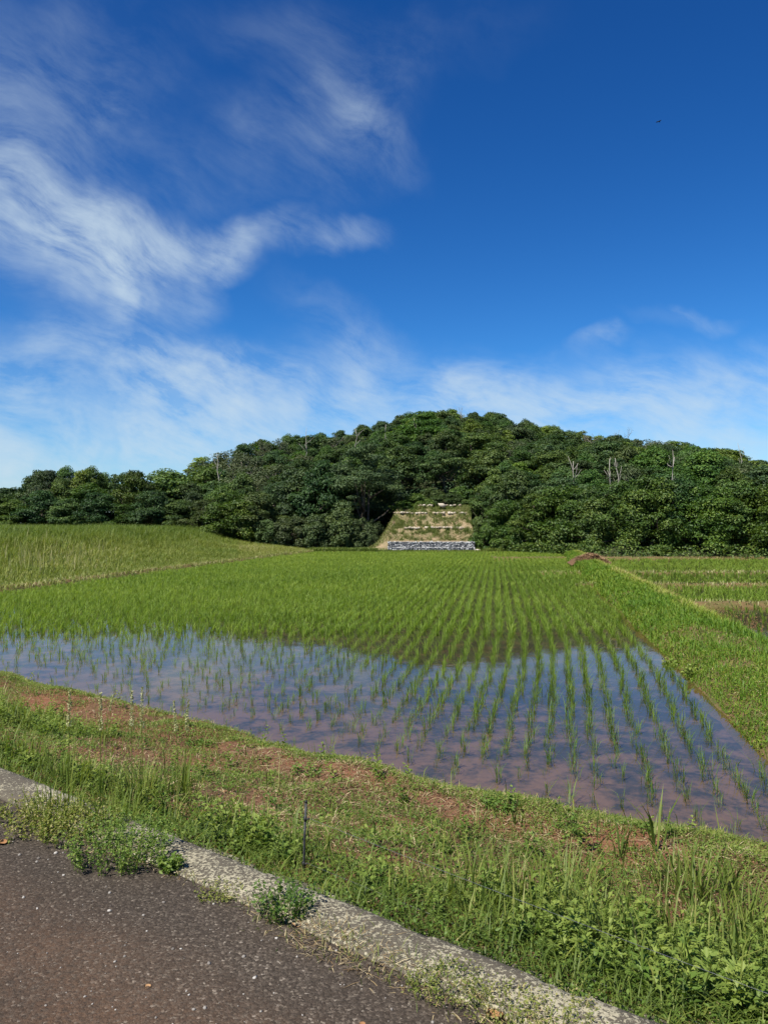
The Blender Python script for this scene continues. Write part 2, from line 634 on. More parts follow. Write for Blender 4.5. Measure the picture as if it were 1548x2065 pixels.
M['mud'] = mat_mud()
M['dike_soil'] = mat_soil('dike_soil', (.12, .075, .035), (.07, .075, .02), (.15, .10, .05))
M['field_soil'] = mat_soil('field_soil', (.06, .07, .02), (.08, .09, .025), (.10, .085, .035))
M['forest_floor'] = mat_soil('forest_floor', (.022, .032, .012), (.03, .04, .014), (.04, .035, .018), .5)
M['red_soil'] = mat_soil('red_soil', (.22, .155, .09), (.17, .14, .075), (.28, .22, .145))
M['water'] = mat_water()
M['bark'] = mat_plain('bark', (.05, .04, .03), (.10, .085, .065), 5)
M['snag'] = mat_plain('bleached_wood', (.19, .175, .15), (.33, .305, .26), 4)
M['greybranch'] = mat_plain('grey_branch', (.16, .14, .115), (.26, .235, .20), 4)
M['stone'] = mat_tint('gabion_stone', [(0, (.06, .065, .075)), (.5, (.20, .205, .215)), (1, (.50, .50, .49))])
M['pale_stone'] = mat_tint('pale_stone', [(0, (.16, .125, .085)), (.5, (.29, .24, .175)), (1, (.38, .34, .275))])
M['post'] = mat_plain('dark_post', (.025, .026, .026), (.06, .06, .058), 40, .5)
M['wire'] = mat_plain('fence_wire', (.05, .055, .06), (.10, .105, .11), 40, .4)
M['insulator'] = mat_plain('black_plastic', (.015, .015, .016), (.03, .03, .03), 40, .4)
M['bird'] = mat_plain('bird_feather', (.015, .014, .014), (.03, .028, .026), 40, .7)
M['straw'] = mat_tint('straw', [(0, (.11, .065, .035)), (.5, (.24, .145, .08)), (1, (.40, .28, .16))])
M['litter'] = mat_tint('dry_litter', [(0, (.10, .06, .03)), (.5, (.22, .16, .08)), (1, (.42, .35, .21))])
M['gravel'] = mat_tint('gravel', [(0, (.07, .06, .05)), (.5, (.15, .135, .12)), (1, (.34, .32, .29))])
M['deadleaf'] = mat_tint('dead_leaf', [(0, (.14, .065, .03)), (.5, (.24, .13, .06)), (1, (.36, .24, .13))])
M['rice'] = leaf_mat('rice_leaf', [(0, (.055, .10, .014)), (.5, (.14, .22, .027)), (1, (.245, .305, .055))], .48, patch=(.22, .14))
M['ricenear'] = leaf_mat('rice_seedling_leaf', [(0, (.04, .075, .014)), (.5, (.085, .145, .024)), (1, (.17, .23, .045))], .42, obj_var=.5)
M['grass'] = leaf_mat('verge_grass', [(0, (.035, .065, .013)), (.45, (.11, .155, .026)), (.8, (.20, .22, .05)), (1, (.36, .30, .15))], .42)
M['herb'] = leaf_mat('herb_leaf', [(0, (.03, .07, .014)), (.5, (.095, .16, .028)), (1, (.20, .25, .055))], .38)
M['dikegrass'] = leaf_mat('dike_leaf', [(0, (.03, .075, .010)), (.45, (.095, .185, .018)), (.8, (.21, .25, .035)), (1, (.36, .32, .13))], .42)
M['terrace'] = leaf_mat('terrace_leaf', [(0, (.03, .06, .012)), (.45, (.085, .125, .024)), (.8, (.16, .18, .05)), (1, (.28, .24, .13))], .35)
M['meadow'] = leaf_mat('meadow_grass', [(0, (.045, .085, .016)), (.4, (.125, .17, .03)), (.75, (.215, .225, .058)), (1, (.36, .32, .18))], .38,
                       patch=(.12, .10))
M['broadleaf'] = leaf_mat('broadleaf_foliage', [(0, (.018, .039, .010)), (.5, (.053, .094, .018)), (1, (.12, .162, .034))], .28, .55, .2, 1.0)
M['yellowleaf'] = leaf_mat('light_foliage', [(0, (.04, .07, .010)), (.5, (.10, .15, .018)), (1, (.19, .235, .036))], .3, .5, .3, .7)
M['darkleaf'] = leaf_mat('dark_foliage', [(0, (.013, .031, .011)), (.5, (.037, .068, .020)), (1, (.085, .122, .033))], .25, .55, .2, .9)
M['oliveleaf'] = leaf_mat('olive_foliage', [(0, (.026, .044, .014)), (.5, (.058, .088, .026)), (1, (.115, .145, .048))], .2, .55, .25, .6)
M['greyleaf'] = leaf_mat('thin_grey_foliage', [(0, (.032, .047, .022)), (.5, (.068, .088, .040)), (1, (.12, .135, .07))], .2, .6, .2, .5)
M['vineleaf'] = leaf_mat('vine_foliage', [(0, (.022, .048, .010)), (.5, (.056, .10, .017)), (1, (.135, .178, .036))], .28, .5, .25, .5)
M['seed'] = leaf_mat('seed_spike', [(0, (.20, .22, .08)), (1, (.44, .42, .24))], .25)
M['dock'] = leaf_mat('seed_head', [(0, (.09, .05, .025)), (1, (.22, .13, .06))], .2)

# ------------------------------------------------------------------ layout of the land
D2 = np.array([.798, -.6026])      # along the road
N2 = np.array([.6026, .798])       # from the road towards the paddy


def st_xy(s, t):
    s = np.asarray(s, float)
    t = np.asarray(t, float)
    return s * D2[0] + t * N2[0], s * D2[1] + t * N2[1]


def xy_st(x, y):
    return x * D2[0] + y * D2[1], x * N2[0] + y * N2[1]


ROAD_Z, KERB_Z = 1.085, 1.10
T_KERB0, T_KERB1 = 2.13, 2.38


def crest_t(s):
    return 5.62 + .12 * (vnoise(np.asarray(s) * .5 + 9, 3.3) - .5) + .14 * sstep(s, -3, 0)


def verge_z(s, t):
    c = crest_t(s)
    k = np.clip((t - 2.37) / (c - 2.37), 0, 1)
    z = 1.0 + (.34 - 1.0) * (.75 * k + .25 * sstep(k, .1, .8))
    z = z + .10 * np.exp(-((k - .86) / .12) ** 2)
    z = z - .05 * np.exp(-((k - .45) / .2) ** 2)
    z = z + (fbm(s * .8, t * .8 + 4) - .5) * .24 * sstep(t, 2.4, 3.2) + (fbm(s * 3.5, t * 3.5) - .5) * .07
    z = z - sstep(t, c, c + .55) * .62
    return z


def right_edge(y):
    return 4.28 + .19 * (y - 8.9) + .12 * (vnoise(y * .35, 1.1) - .5)


def left_edge(y):
    return -14.5 + .19 * (y - 29)


def dike_z(w, y):
    """height of the dike, w metres right of the paddy edge"""
    wid = dike_w(y)
    k = w / wid
    z = np.interp(k, [-.2, 0, .14, .4, .72, .95, 1.15], [-.25, -.06, .22, .34, .34, .12, -.2])
    return z + (fbm(w * 1.2, y * 1.2) - .5) * .14


def dike_w(y):
    return np.interp(y, [5, 20, 30, 45, 62], [2.4, 2.3, 2.0, 1.6, 1.4])


# hill: what the skyline shows at each bearing
SK_X = np.array([-300, -100, 0, 40, 60, 100, 150, 240, 265, 330, 380, 440, 490, 550, 640, 682, 700, 760, 830, 900, 960, 1000, 1060, 1090,
                 1150, 1210, 1260, 1340, 1400, 1480, 1520, 1548, 1700, 1900])
SK_Y = np.array([990, 985, 982, 975, 955, 943, 940, 942, 950, 946, 936, 908, 886, 871, 872, 872, 858, 846, 832, 822, 828, 831, 843, 852,
                 865, 874, 868, 884, 890, 908, 926, 922, 940, 960])
SKD_X = [-300, 330, 440, 560, 700, 900, 1080, 1260, 1548, 1900]
SKD_D = [92, 92, 108, 120, 134, 144, 140, 128, 124, 124]
BASE_X = [-300, 400, 520, 700, 760, 800, 960, 1010, 1230, 1300, 1548, 1900]
BASE_D = [78, 79, 78, 77, 76, 81, 81, 71, 60, 58, 57, 57]


def to_px(x, y):
    return CX + FPX * x / np.maximum(y, 5)


TREE_H = 6.0


def hill_z(x, y):
    px = to_px(x, y)
    d = np.interp(px, SKD_X, SKD_D)
    b = np.interp(px, BASE_X, BASE_D)
    top = CAMZ + (HOR - np.interp(px, SK_X, SK_Y)) / FPX * d - TREE_H
    top = np.maximum(top, 1.5)
    b0 = np.where((px > 780) & (px < 965), 3.6, .1)
    k = np.clip((y - b) / (d - b), 0, 1)
    z = b0 + (top - b0) * k ** .85
    z = np.where(y < b, b0 - 1.5 * np.clip((b - y) / 3, 0, 1) - (b0 - .1), z)
    over = np.clip((y - d) / 60, 0, 1)
    z = z * (1 - over * over * (3 - 2 * over))
    return z + (fbm(x * .12, y * .12) - .5) * 1.2 * sstep(y, b + 2, b + 12)


def meadow_z(x, y):
    dl = left_edge(y) - x
    px = to_px(x, y)
    z = .12 + 1.35 * sstep(dl, 4, 15) * (1 - sstep(px, 380, 560)) + .25 * sstep(dl, 1, 5)
    return z + (fbm(x * .3, y * .3) - .5) * .35 * sstep(dl, 1, 5)


def structure(name, me):
    return tag(obj(name, me), kind='structure')


# far ground, one sheet to the horizon
ax = np.concatenate([[-4000, -1500, -500], np.linspace(-200, 200, 21), [500, 1500, 4000]])
GX, GY = np.meshgrid(ax, ax)
structure('ground', grid('ground', GX, GY, np.full(GX.shape, -.45), M['field_soil']))

# hill
hx = np.linspace(-150, 170, 180)
hy = np.concatenate([np.linspace(54, 100, 70), np.linspace(101, 215, 70)])
HX, HY = np.meshgrid(hx, hy)
structure('hill', grid('hill', HX, HY, hill_z(HX, HY) - .1, M['forest_floor']))

# meadow on the left
mv = np.linspace(0, 1, 110)
my = np.linspace(20, 82, 120)
MY = np.repeat(my[:, None], 110, 1)
MX = left_edge(MY) - mv[None] ** 1.5 * 75
structure('meadow', grid('meadow', MX, MY, meadow_z(MX, MY) - .02, M['field_soil']))

# paddy bed and water
px_, py_ = np.meshgrid(np.linspace(-40, 60, 60), np.linspace(2, 73, 60))
structure('paddy_bed', grid('paddy_bed', px_, py_, -.07 + (fbm(px_ * .8, py_ * .8) - .5) * .05, M['mud']))
structure('paddy_water', mesh_np('paddy_water', [(-40, 2, 0), (60, 2, 0), (60, 73, 0), (-40, 73, 0)], [np.array([[0, 1, 2, 3]])], M['water']))

# verge bank between road and paddy
S, T = np.meshgrid(np.linspace(-34, 9, 430), np.concatenate([np.linspace(2.32, 6.3, 64)]))
VX, VY = st_xy(S, T)
structure('verge_bank', grid('verge_bank', VX, VY, verge_z(S, T), M['verge_soil']))

# dike on the right
wv = np.linspace(-.25, 1.2, 34)
yv = np.linspace(3, 63, 260)
DY = np.repeat(yv[:, None], 34, 1)
DW = wv[None] * dike_w(DY)
DX = right_edge(DY) + DW
structure('dike', grid('dike', DX, DY, dike_z(DW, DY), M['dike_soil']))

# low earth bund along the left edge and the far edge of the paddy
bw = np.linspace(-.55, .55, 9)
by = np.linspace(18, 74, 160)
BY = np.repeat(by[:, None], 9, 1)
BX = left_edge(BY) - .25 + bw[None] + .15 * (vnoise(BY * .4, 2.2) - .5)
structure('earth_bund', grid('earth_bund', BX, BY, .22 - (bw[None] / .55) ** 2 * .36 + (fbm(BX * 2, BY * 2) - .5) * .12, M['dike_soil']))
fx = np.linspace(-7, 20, 90)
fw = np.linspace(-.8, 9, 16)
FX, FW = np.meshgrid(fx, fw)
FY = 70.6 + FW + (fbm(FX * .5, FX * 0) - .5) * .5 - .02 * FX * 0
structure('field_margin', grid('field_margin', FX, FY, np.interp(FW, [-.8, 0, 1, 9], [-.2, .1, .15, .3]) + (fbm(FX, FY) - .5) * .1, M['field_soil']))

# right-hand paddies: bunds between the plots
for y0, wd, ht in ((24.6, .45, .16), (32.2, .4, .14), (40.2, .35, .10), (57.0, 1.2, .2)):
    ux = np.linspace(8, 48, 90)
    uw = np.linspace(-1, 1, 7)
    UX, UW = np.meshgrid(ux, uw)
    UY = y0 + UW * wd + .02 * (UX - 20) + (vnoise(UX * .5, 0 * UX) - .5) * .25
    structure('plot_bund', grid('plot_bund', UX, UY, ht - UW ** 2 * (ht + .1) + (fbm(UX * 2, UY * 2) - .5) * .08, M['dike_soil']))

# road
rs, rt = np.meshgrid(np.linspace(-40, 30, 240), np.linspace(-7, T_KERB0 + .03, 60))
RX, RY = st_xy(rs, rt)
structure('road', grid('road', RX, RY, ROAD_Z + (fbm(rs * .7, rt * .7) - .5) * .03 - .012 * (rt - 2), M['asphalt']))

# kerb and the narrow concrete edge behind it
ks = np.linspace(-30, 8, 900)
prof = [(T_KERB0, .85), (T_KERB0, 1.085), (T_KERB0 + .012, 1.10), (T_KERB0 + .07, 1.103), (T_KERB0 + .135, 1.104), (T_KERB0 + .20, 1.103),
        (T_KERB1 - .012, 1.10), (T_KERB1, 1.085), (T_KERB1, .8)]
pt = np.array(prof)
KS = np.repeat(ks[None], len(pt), 0)
KT = np.repeat(pt[:, :1], len(ks), 1)
KZ = np.repeat(pt[:, 1:], len(ks), 1)
chip = np.maximum(fbm(KS * 7, KT * 30) - .62, 0) * .10
edge = np.array([0, 1, .8, .2, .1, .2, .8, 1, 0])[:, None]
KX, KY = st_xy(KS, KT + (fbm(KS * 3, KT * 0 + 2) - .5) * .012 * np.sign(2.25 - KT) + .01 * np.sin(KS * .9))
structure('kerb', grid('kerb', KX, KY, KZ - chip * edge + (fbm(KS * 25, KT * 25) - .5) * .006, M['kerb'], smooth=True))
pt = np.array([(2.455, .8), (2.455, 1.005), (2.465, 1.012), (2.52, 1.012), (2.53, 1.005), (2.53, .75)])
KS = np.repeat(ks[None], len(pt), 0)
KT = np.repeat(pt[:, :1], len(ks), 1)
KX, KY = st_xy(KS, KT + (fbm(KS * 2, KT * 0 + 7) - .5) * .03)
structure('gutter_edge', grid('gutter_edge', KX, KY, np.repeat(pt[:, 1:], len(ks), 1) + (fbm(KS * 9, KT * 9) - .5) * .02, M['kerb']))

# ------------------------------------------------------------------ trees
def make_crown(seed, R, H, base, ncl, nleaf, leaf, flat, mat, dome=.75, gap=.0, hang=.0):
    global RNG
    RNG = np.random.default_rng(seed)
    th = rand(ncl, 0, 2 * np.pi)
    u = np.sqrt(rand(ncl))
    r = R * u * .86
    lob = 1 + .22 * np.sin(th * 3 + seed) + .15 * np.sin(th * 5 + seed * 2)
    ztop = base + (H - base) * (1 - dome * (u ** 2.2))
    zlow = base + hang * (H - base) * 0
    f = np.where(rand(ncl) < .62, rand(ncl, .82, 1.0), rand(ncl, .2, .8))
    cz = zlow + (ztop - zlow) * f
    C = np.stack([np.cos(th) * r * lob, np.sin(th) * r * lob, cz], 1)
    rc = R * rand(ncl, .15, .37)
    C[:, 2] -= rc * flat * .8
    w = rc ** 2
    k = RNG.choice(ncl, nleaf, p=w / w.sum())
    d = RNG.normal(size=(nleaf, 3))
    d /= np.linalg.norm(d, axis=1, keepdims=True)
    flip = rand(nleaf) < .6
    d[:, 2] = np.where(flip, np.abs(d[:, 2]), d[:, 2])
    q = rand(nleaf) ** .35 * 1.06
    nz = 1 + .30 * (fbm(d[:, 0] * 2.2 + k * 3.7, d[:, 1] * 2.2 + d[:, 2] * 2 + k) - .5) * 2
    P = C[k] + d * (rc[k] * q * nz)[:, None] * np.array([1, 1, flat])
    N = d * .75 + np.array([0, 0, .55]) + RNG.normal(size=(nleaf, 3)) * .45
    ct = rand(ncl, -.22, .22)
    T = .45 + ct[k] + rand(nleaf, -.28, .28)
    b = Buf()
    leaves(b, P, N, leaf * rand(nleaf, .6, 1.35), np.clip(T, 0, 1))
    return b.mesh('crown', mat), C


def make_trunk(seed, C, base, H, r0, mat, nl=14, stems=1):
    global RNG
    RNG = np.random.default_rng(seed + 500)
    b = Buf()
    for s in range(stems):
        off = RNG.normal(size=2) * (.35 if stems > 1 else .0)
        lean = RNG.normal(size=2) * .35
        z = np.linspace(-.4, H * .72, 7)
        wob = np.cumsum(RNG.normal(size=(7, 2)) * .10, 0)
        pts = np.stack([off[0] + wob[:, 0] + lean[0] * z / H * 2, off[1] + wob[:, 1] + lean[1] * z / H * 2, z], 1)
        tube(b, pts, r0 * (1 - .75 * np.linspace(0, 1, 7)) / math.sqrt(stems), 7)
        order = np.argsort(-np.hypot(C[:, 0], C[:, 1]))
        for i in order[s::stems][:nl // stems]:
            k = RNG.integers(2, 5)
            a, e = pts[k], C[i]
            m = (a + e) / 2 + RNG.normal(size=3) * .12 + np.array([0, 0, -.15 * np.linalg.norm(e - a) * .5])
            tube(b, [a, m, e], np.array([.42, .28, .10]) * r0 * .8, 5)
    return b.mesh('trunk', mat, True)


def tree_kind(seed, R, H, base, ncl, nleaf, leaf, flat, mat, dome=.75, r0=.2, stems=1, bark='bark'):
    me, C = make_crown(seed, R, H, base, ncl, nleaf, leaf, flat, M[mat], dome)
    return dict(crown=me, trunk=make_trunk(seed, C, base, H, r0, M[bark], stems=stems), R=R, H=H)


K = {
    'hillA': tree_kind(1, 3.1, 6.5, 2.0, 64, 10500, .265, .62, 'broadleaf'),
    'hillB': tree_kind(2, 3.4, 6.5, 2.4, 58, 10500, .26, .50, 'broadleaf', .6),
    'hillC': tree_kind(3, 2.7, 6.8, 1.6, 60, 9500, .26, .70, 'darkleaf', .9),
    'hillD': tree_kind(4, 3.5, 6.2, 2.6, 50, 9000, .255, .38, 'darkleaf', .45),
    'hillE': tree_kind(5, 3.0, 6.4, 2.0, 58, 9500, .265, .50, 'yellowleaf', .65),
    'grey': tree_kind(6, 2.6, 6.2, 2.6, 40, 3000, .22, .70, 'greyleaf', .8, .16, 3, 'greybranch'),
    'frontA': tree_kind(7, 3.3, 7.0, .8, 70, 19000, .22, .66, 'vineleaf', .72, .22),
    'frontB': tree_kind(8, 3.0, 7.0, 1.0, 64, 17000, .22, .60, 'broadleaf', .8, .22),
    'bigpine': tree_kind(9, 4.6, 11.0, 3.4, 56, 22000, .22, .34, 'darkleaf', .62, .36, 3),
    'shrub': tree_kind(10, 2.0, 4.0, .1, 46, 11000, .19, .85, 'oliveleaf', .6, .10, 3),
    'vine': tree_kind(11, 2.3, 3.0, .0, 50, 11000, .22, .62, 'vineleaf', .7, .10, 3),
    'darkfront': tree_kind(12, 3.2, 7.0, 1.4, 56, 13000, .24, .55, 'darkleaf', .7, .25, 2),
}

NAMES = {'grey': 'thin_tree', 'shrub': 'shrub', 'vine': 'vine_thicket'}


def place_tree(kind, x, y, z, h, r, yaw, label, cat, group, name=None):
    k = K[kind]
    e = bpy.data.objects.new(name or NAMES.get(kind, 'broadleaf_tree'), None)
    e.empty_display_size = .5
    e.location = (x, y, z)
    e.rotation_euler = (0, 0, yaw)
    e.scale = (r / k['R'], r / k['R'], h / k['H'])
    col.objects.link(e)
    tag(e, label, cat, group)
    for part in ('trunk', 'crown'):
        o = bpy.data.objects.new(part, k[part])
        o.parent = e
        col.objects.link(o)
    return e


ORD = ['first', 'second', 'third', 'fourth', 'fifth', 'sixth', 'seventh', 'eighth', 'ninth', 'tenth', 'eleventh', 'twelfth', 'thirteenth',
       'fourteenth', 'fifteenth', 'sixteenth']
RNG = np.random.default_rng(21)
taken = []


def at_px(px, y):
    return (px - CX) / FPX * y


def front(rows, group, labels, cat, ground=None):
    for i, (kind, px, Y, top, r) in enumerate(rows):
        x = at_px(px, Y)
        z = float(ground(x, Y)) if ground else .1
        h = CAMZ + (HOR - top) / FPX * Y - z
        lab = labels % ORD[i] if '%s' in labels else labels
        place_tree(kind, x, Y, z, h, r, RNG.random() * 6.28, lab, cat, group)
        taken.append((x, Y, r * .75))


front([('frontA', 1025, 73, 1000, 2.6), ('frontB', 1080, 70, 985, 2.9), ('frontA', 1140, 68, 968, 3.2), ('frontA', 1200, 65, 972, 2.7),
       ('frontB', 1252, 63.5, 957, 2.9), ('frontA', 1312, 61.5, 948, 3.1), ('darkfront', 1372, 61.5, 962, 2.6), ('frontA', 1425, 60, 968, 2.7),
       ('frontB', 1482, 60.5, 955, 2.9), ('frontA', 1545, 59.5, 966, 2.8), ('frontB', 1610, 60, 960, 3.0), ('frontA', 1690, 60, 965, 3.0)],
      'trees edging the right fields',
      '%s leafy tree right of the stone wall, counted along the far field edge', 'tree')
front([('vine', 985, 72.5, 1052, 1.5), ('vine', 1035, 71.5, 1058, 1.9), ('vine', 1085, 69.5, 1066, 1.9), ('vine', 1135, 68, 1078, 1.7),
       ('vine', 1185, 65.5, 1085, 1.6), ('vine', 1330, 59.5, 1096, 1.3), ('vine', 966, 75, 1034, 1.2), ('vine', 1010, 74, 1036, 1.7)],
      'vine thickets at the wood edge', '%s low bright green vine thicket to the right of the stone wall', 'thicket')
front([('bigpine', 735, 80, 892, 4.4)], None, 'tall spreading evergreen with layered branches left of the terraced slope', 'tree')
front([('darkfront', 655, 81, 925, 3.6), ('darkfront', 600, 83, 940, 3.4), ('hillC', 785, 84, 955, 2.4), ('darkfront', 690, 85, 930, 3.4)],
      'dark trees beside the tall evergreen', '%s dark tree crowded around the tall layered evergreen', 'tree')
front([('vine', 838, 82.5, 992, 1.6), ('vine', 812, 80.5, 1008, 1.2), ('shrub', 905, 83.5, 990, 1.9), ('vine', 955, 82, 1002, 1.6),
       ('shrub', 870, 86.5, 978, 1.6), ('vine', 930, 87, 975, 1.8)], 'bushes above the terraces',
      '%s rounded bush counted among those above the topmost terrace', 'shrub', lambda x, y: 4.1)
front([('shrub', 545, 77, 1040, 1.9), ('shrub', 590, 76.5, 1032, 2.0), ('shrub', 640, 76, 1026, 2.0), ('shrub', 688, 75.5, 1012, 2.0),
       ('shrub', 722, 75.2, 1036, 1.5), ('shrub', 752, 77.5, 1040, 1.2), ('shrub', 745, 74.6, 1070, .9)], 'olive shrubs at the wood edge', '%s olive-grey shrub from the left at the wood edge', 'shrub')
front([('frontB', 415, 79, 1000, 2.8), ('frontA', 465, 78.5, 985, 3.0), ('frontB', 520, 79, 985, 2.8), ('frontB', 365, 80, 1000, 2.7),
       ('darkfront', 310, 80.5, 985, 2.8), ('frontB', 250, 80, 1010, 2.6), ('darkfront', 200, 80, 990, 2.9), ('frontB', 140, 79.5, 1000, 2.8),
       ('darkfront', 85, 80, 985, 2.8), ('frontB', 30, 79.5, 1000, 2.8), ('darkfront', -30, 79.5, 990, 2.9), ('frontB', -90, 80, 995, 2.9)],
      'trees behind the meadow', '%s leafy tree counted leftward along the meadow edge', 'tree', lambda x, y: .8)

# the wood on the hill, denser where the slope faces the field
cand = []
RNG = np.random.default_rng(33)
for _ in range(15000):
    y = 74 + RNG.random() * 76
    x = at_px(-110 + RNG.random() * 1780, y)
    cand.append((x, y))
pts = [t for t in taken]
wood = []
for x, y in cand:
    px = float(to_px(x, y))
    b = np.interp(px, BASE_X, BASE_D)
    d = np.interp(px, SKD_X, SKD_D)
    if y < b + 2.5 or y > d + 2.5 or (760 < px < 985 and y < 88):
        continue
    r = 1.75 + 2.3 * RNG.random() ** 2.2
    A_ = np.array(pts)
    if ((x - A_[:, 0]) ** 2 + (y - A_[:, 1]) ** 2 > (.62 * (r + A_[:, 2]) + .35) ** 2).all():
        pts.append((x, y, r))
        wood.append((x, y, r, px, d))
print('wood trees', len(wood))
LAB = {
    'hillA': ('mid green domed evergreen in the dense wood on the hill', 'domed evergreens on the hill'),
    'hillB': ('mid green wide-crowned evergreen in the dense wood on the hill', 'wide evergreens on the hill'),
    'hillC': ('dark green narrow evergreen in the dense wood on the hill', 'narrow dark evergreens on the hill'),
    'hillD': ('dark green flat-topped evergreen in the dense wood on the hill', 'flat-topped dark evergreens on the hill'),
    'hillE': ('yellow-green evergreen lighter than the wood around it', 'light green trees on the hill'),
    'grey': ('greyish thin-leaved tree with bare twigs among the hill evergreens', 'thin grey trees on the hill'),
}
plan = []
for x, y, r, px, d in wood:
    u = RNG.random()
    gz = float(fbm(x * .05 + 3, y * .05 + 1))
    pg = .06 + .30 * (gz > .53) + .10 * (px > 1180) * (y > 95)
    if u < pg:
        kind = 'grey'
    elif u < pg + .10:
        kind = 'hillE'
    else:
        kind = ['hillA', 'hillB', 'hillC', 'hillD'][RNG.integers(0, 4)]
    h = TREE_H * (.80 + .36 * RNG.random()) * (.84 + .2 * (r - 1.75) / 2.3)
    z = float(hill_z(x, y))
    if px < 420:
        h *= 1.12
    if y > d - 7:
        want = CAMZ + (HOR - float(np.interp(px, SK_X, SK_Y))) / FPX * y - z
        h = want * (.97 + .07 * RNG.random()) if y < d + 1.5 else want * .9
        h = min(max(h, 3.6), 9.5)
    k_ = (y - float(np.interp(px, BASE_X, BASE_D))) / (d - float(np.interp(px, BASE_X, BASE_D)))
    band = 'on the %s skyline' if y > d - 7 else ['low on the %s slope', 'halfway up the %s slope', 'high on the %s slope'][min(2, int(k_ * 3))]
    sect = ['far left', 'left', 'middle', 'right', 'far right'][int(np.clip(px // 310, 0, 4))]
    plan.append((kind, sect, band, px, x, y, z, h, r, RNG.random() * 6.28))
LOOK = {'hillA': 'mid green domed evergreen', 'hillB': 'mid green wide-crowned evergreen', 'hillC': 'dark green narrow evergreen',
        'hillD': 'dark green flat-topped evergreen', 'hillE': 'light yellow-green evergreen', 'grey': 'greyish thin tree with bare twigs'}
count = {}
for kind, sect, band, px, x, y, z, h, r, yaw in sorted(plan, key=lambda q: q[3]):
    key = (kind, sect, band)
    n_ = count.get(key, 0)
    count[key] = n_ + 1
    lab = '%s %s, %s from left' % (LOOK[kind], band % sect, ORD[min(n_, 15)])
    place_tree(kind, x, y, z - .15, h, r * 1.12, yaw, lab, 'tree', LAB[kind][1])

# undergrowth filling the wood floor
RNG = np.random.default_rng(44)
n = 70000
y = 74 + rand(n) * 75
x = (rand(n, -130, 1680) - CX) / FPX * y
px = to_px(x, y)
b_ = np.interp(px, BASE_X, BASE_D)
ok = (y > b_ - .5) & ~((px > 755) & (px < 965) & (y < 85))
x, y = x[ok], y[ok]
buf = Buf()
leaves(buf, np.stack([x, y, hill_z(x, y) + rand(len(x)) ** 2 * 1.6], 1), RNG.normal(size=(len(x), 3)) * .6 + np.array([0, -.3, .8]),
       rand(len(x), .22, .45), rand(len(x), .1, .7))
# along the foot of the wood
n = 26000
px = rand(n, -80, 1640)
b_ = np.interp(px, BASE_X, BASE_D)
ok = ~((px > 735) & (px < 962)) & ((px < 1210) | (rand(n) < .22))
px, b_ = px[ok], b_[ok]
y = b_ - 1.2 + rand(len(px)) * 2.2
x = (px - CX) / FPX * y
hh = .3 + 1.3 * fbm(x * .6, y * .6)
buf2 = Buf()
leaves(buf2, np.stack([x, y, rand(len(x)) * hh + .1 + np.where(px < 520, .6, 0)], 1),
       RNG.normal(size=(len(x), 3)) * .6 + np.array([0, -.4, .7]), rand(len(x), .14, .30), rand(len(x), .15, .9))
tag(obj('edge_undergrowth', buf2.mesh('edge_undergrowth', M['vineleaf'])), 'low green brush along the foot of the wood', 'undergrowth', kind='stuff')
tag(obj('undergrowth', buf.mesh('undergrowth', M['darkleaf'])), 'dark leafy undergrowth covering the floor of the wood', 'undergrowth', kind='stuff')

# bleached dead trunks standing out of the wood
SNAGS = [  # px, foot y, top y, distance, forks, label
    (773, 905, 868, 118, 0, 'straight pale dead trunk upper left on the hill, above the tall evergreen'),
    (842, 897, 853, 122, 2, 'tall forked bleached snag left of the hill summit'),
    (866, 905, 880, 118, 1, 'short bleached snag just right of the tall forked one'),
    (908, 926, 903, 108, 1, 'stubby white snag at the middle of the hill'),
    (715, 904, 876, 112, 1, 'pale leaning dead trunk left of the straight pale trunk'),
    (946, 948, 920, 106, 0, 'thin grey dead pole below the summit, above the terraces'),
    (1151, 968, 942, 92, 2, 'white broken snag behind the right-hand trees'),
    (1233, 970, 938, 86, 2, 'tallest of the white snags over the right field'),
    (1244, 966, 936, 87, 1, 'white trunk close beside the tallest right-hand snag'),
    (1357, 962, 934, 92, 2, 'forked white snag furthest to the right in the wood'),
    (1492, 925, 905, 120, 1, 'small dead trunk on the skyline at far right'),
    (612, 898, 874, 116, 1, 'slim pale snag on the left shoulder of the hill'),
    (438, 948, 925, 98, 0, 'pale trunk among the trees on the lower left slope'),
]
RNG = np.random.default_rng(55)
for px, yb, yt, D, fk, lab in SNAGS:
    for D in np.linspace(np.interp(px, BASE_X, BASE_D) + (26 if 690 < px < 1000 else 10), np.interp(px, SKD_X, SKD_D), 160):
        if float(hill_z(at_px(px, D), D)) + 5.6 > CAMZ + (HOR - yb) / FPX * D:
            break
    x = at_px(px, D)
    z1 = CAMZ + (HOR - yt + 12) / FPX * D
    z0 = float(hill_z(x, D))
    b = Buf()
    H = z1 - z0
    k = 8
    zz = np.linspace(0, H, k)
    wob = np.cumsum(RNG.normal(size=(k, 2)) * .13, 0)
    P = np.stack([wob[:, 0], wob[:, 1], zz], 1)
    tube(b, P, np.linspace(.085, .022, k), 7)
    for f in range(fk + 3):
        i = RNG.integers(4, 7)
        dv = RNG.normal(size=3) * .6
        dv[2] = abs(dv[2]) + .6
        ln = rand(1, .4, 1.7)[0]
        e = P[i] + dv / np.linalg.norm(dv) * ln
        tube(b, [P[i], (P[i] + e) / 2 + RNG.normal(size=3) * .06, e], [.034, .025, .010], 5)
    o = obj('dead_tree', b.mesh('dead_tree', M['snag'], True), loc=(x, D, z0))
    tag(o, lab, 'dead tree', 'bleached dead trunks on the hill')


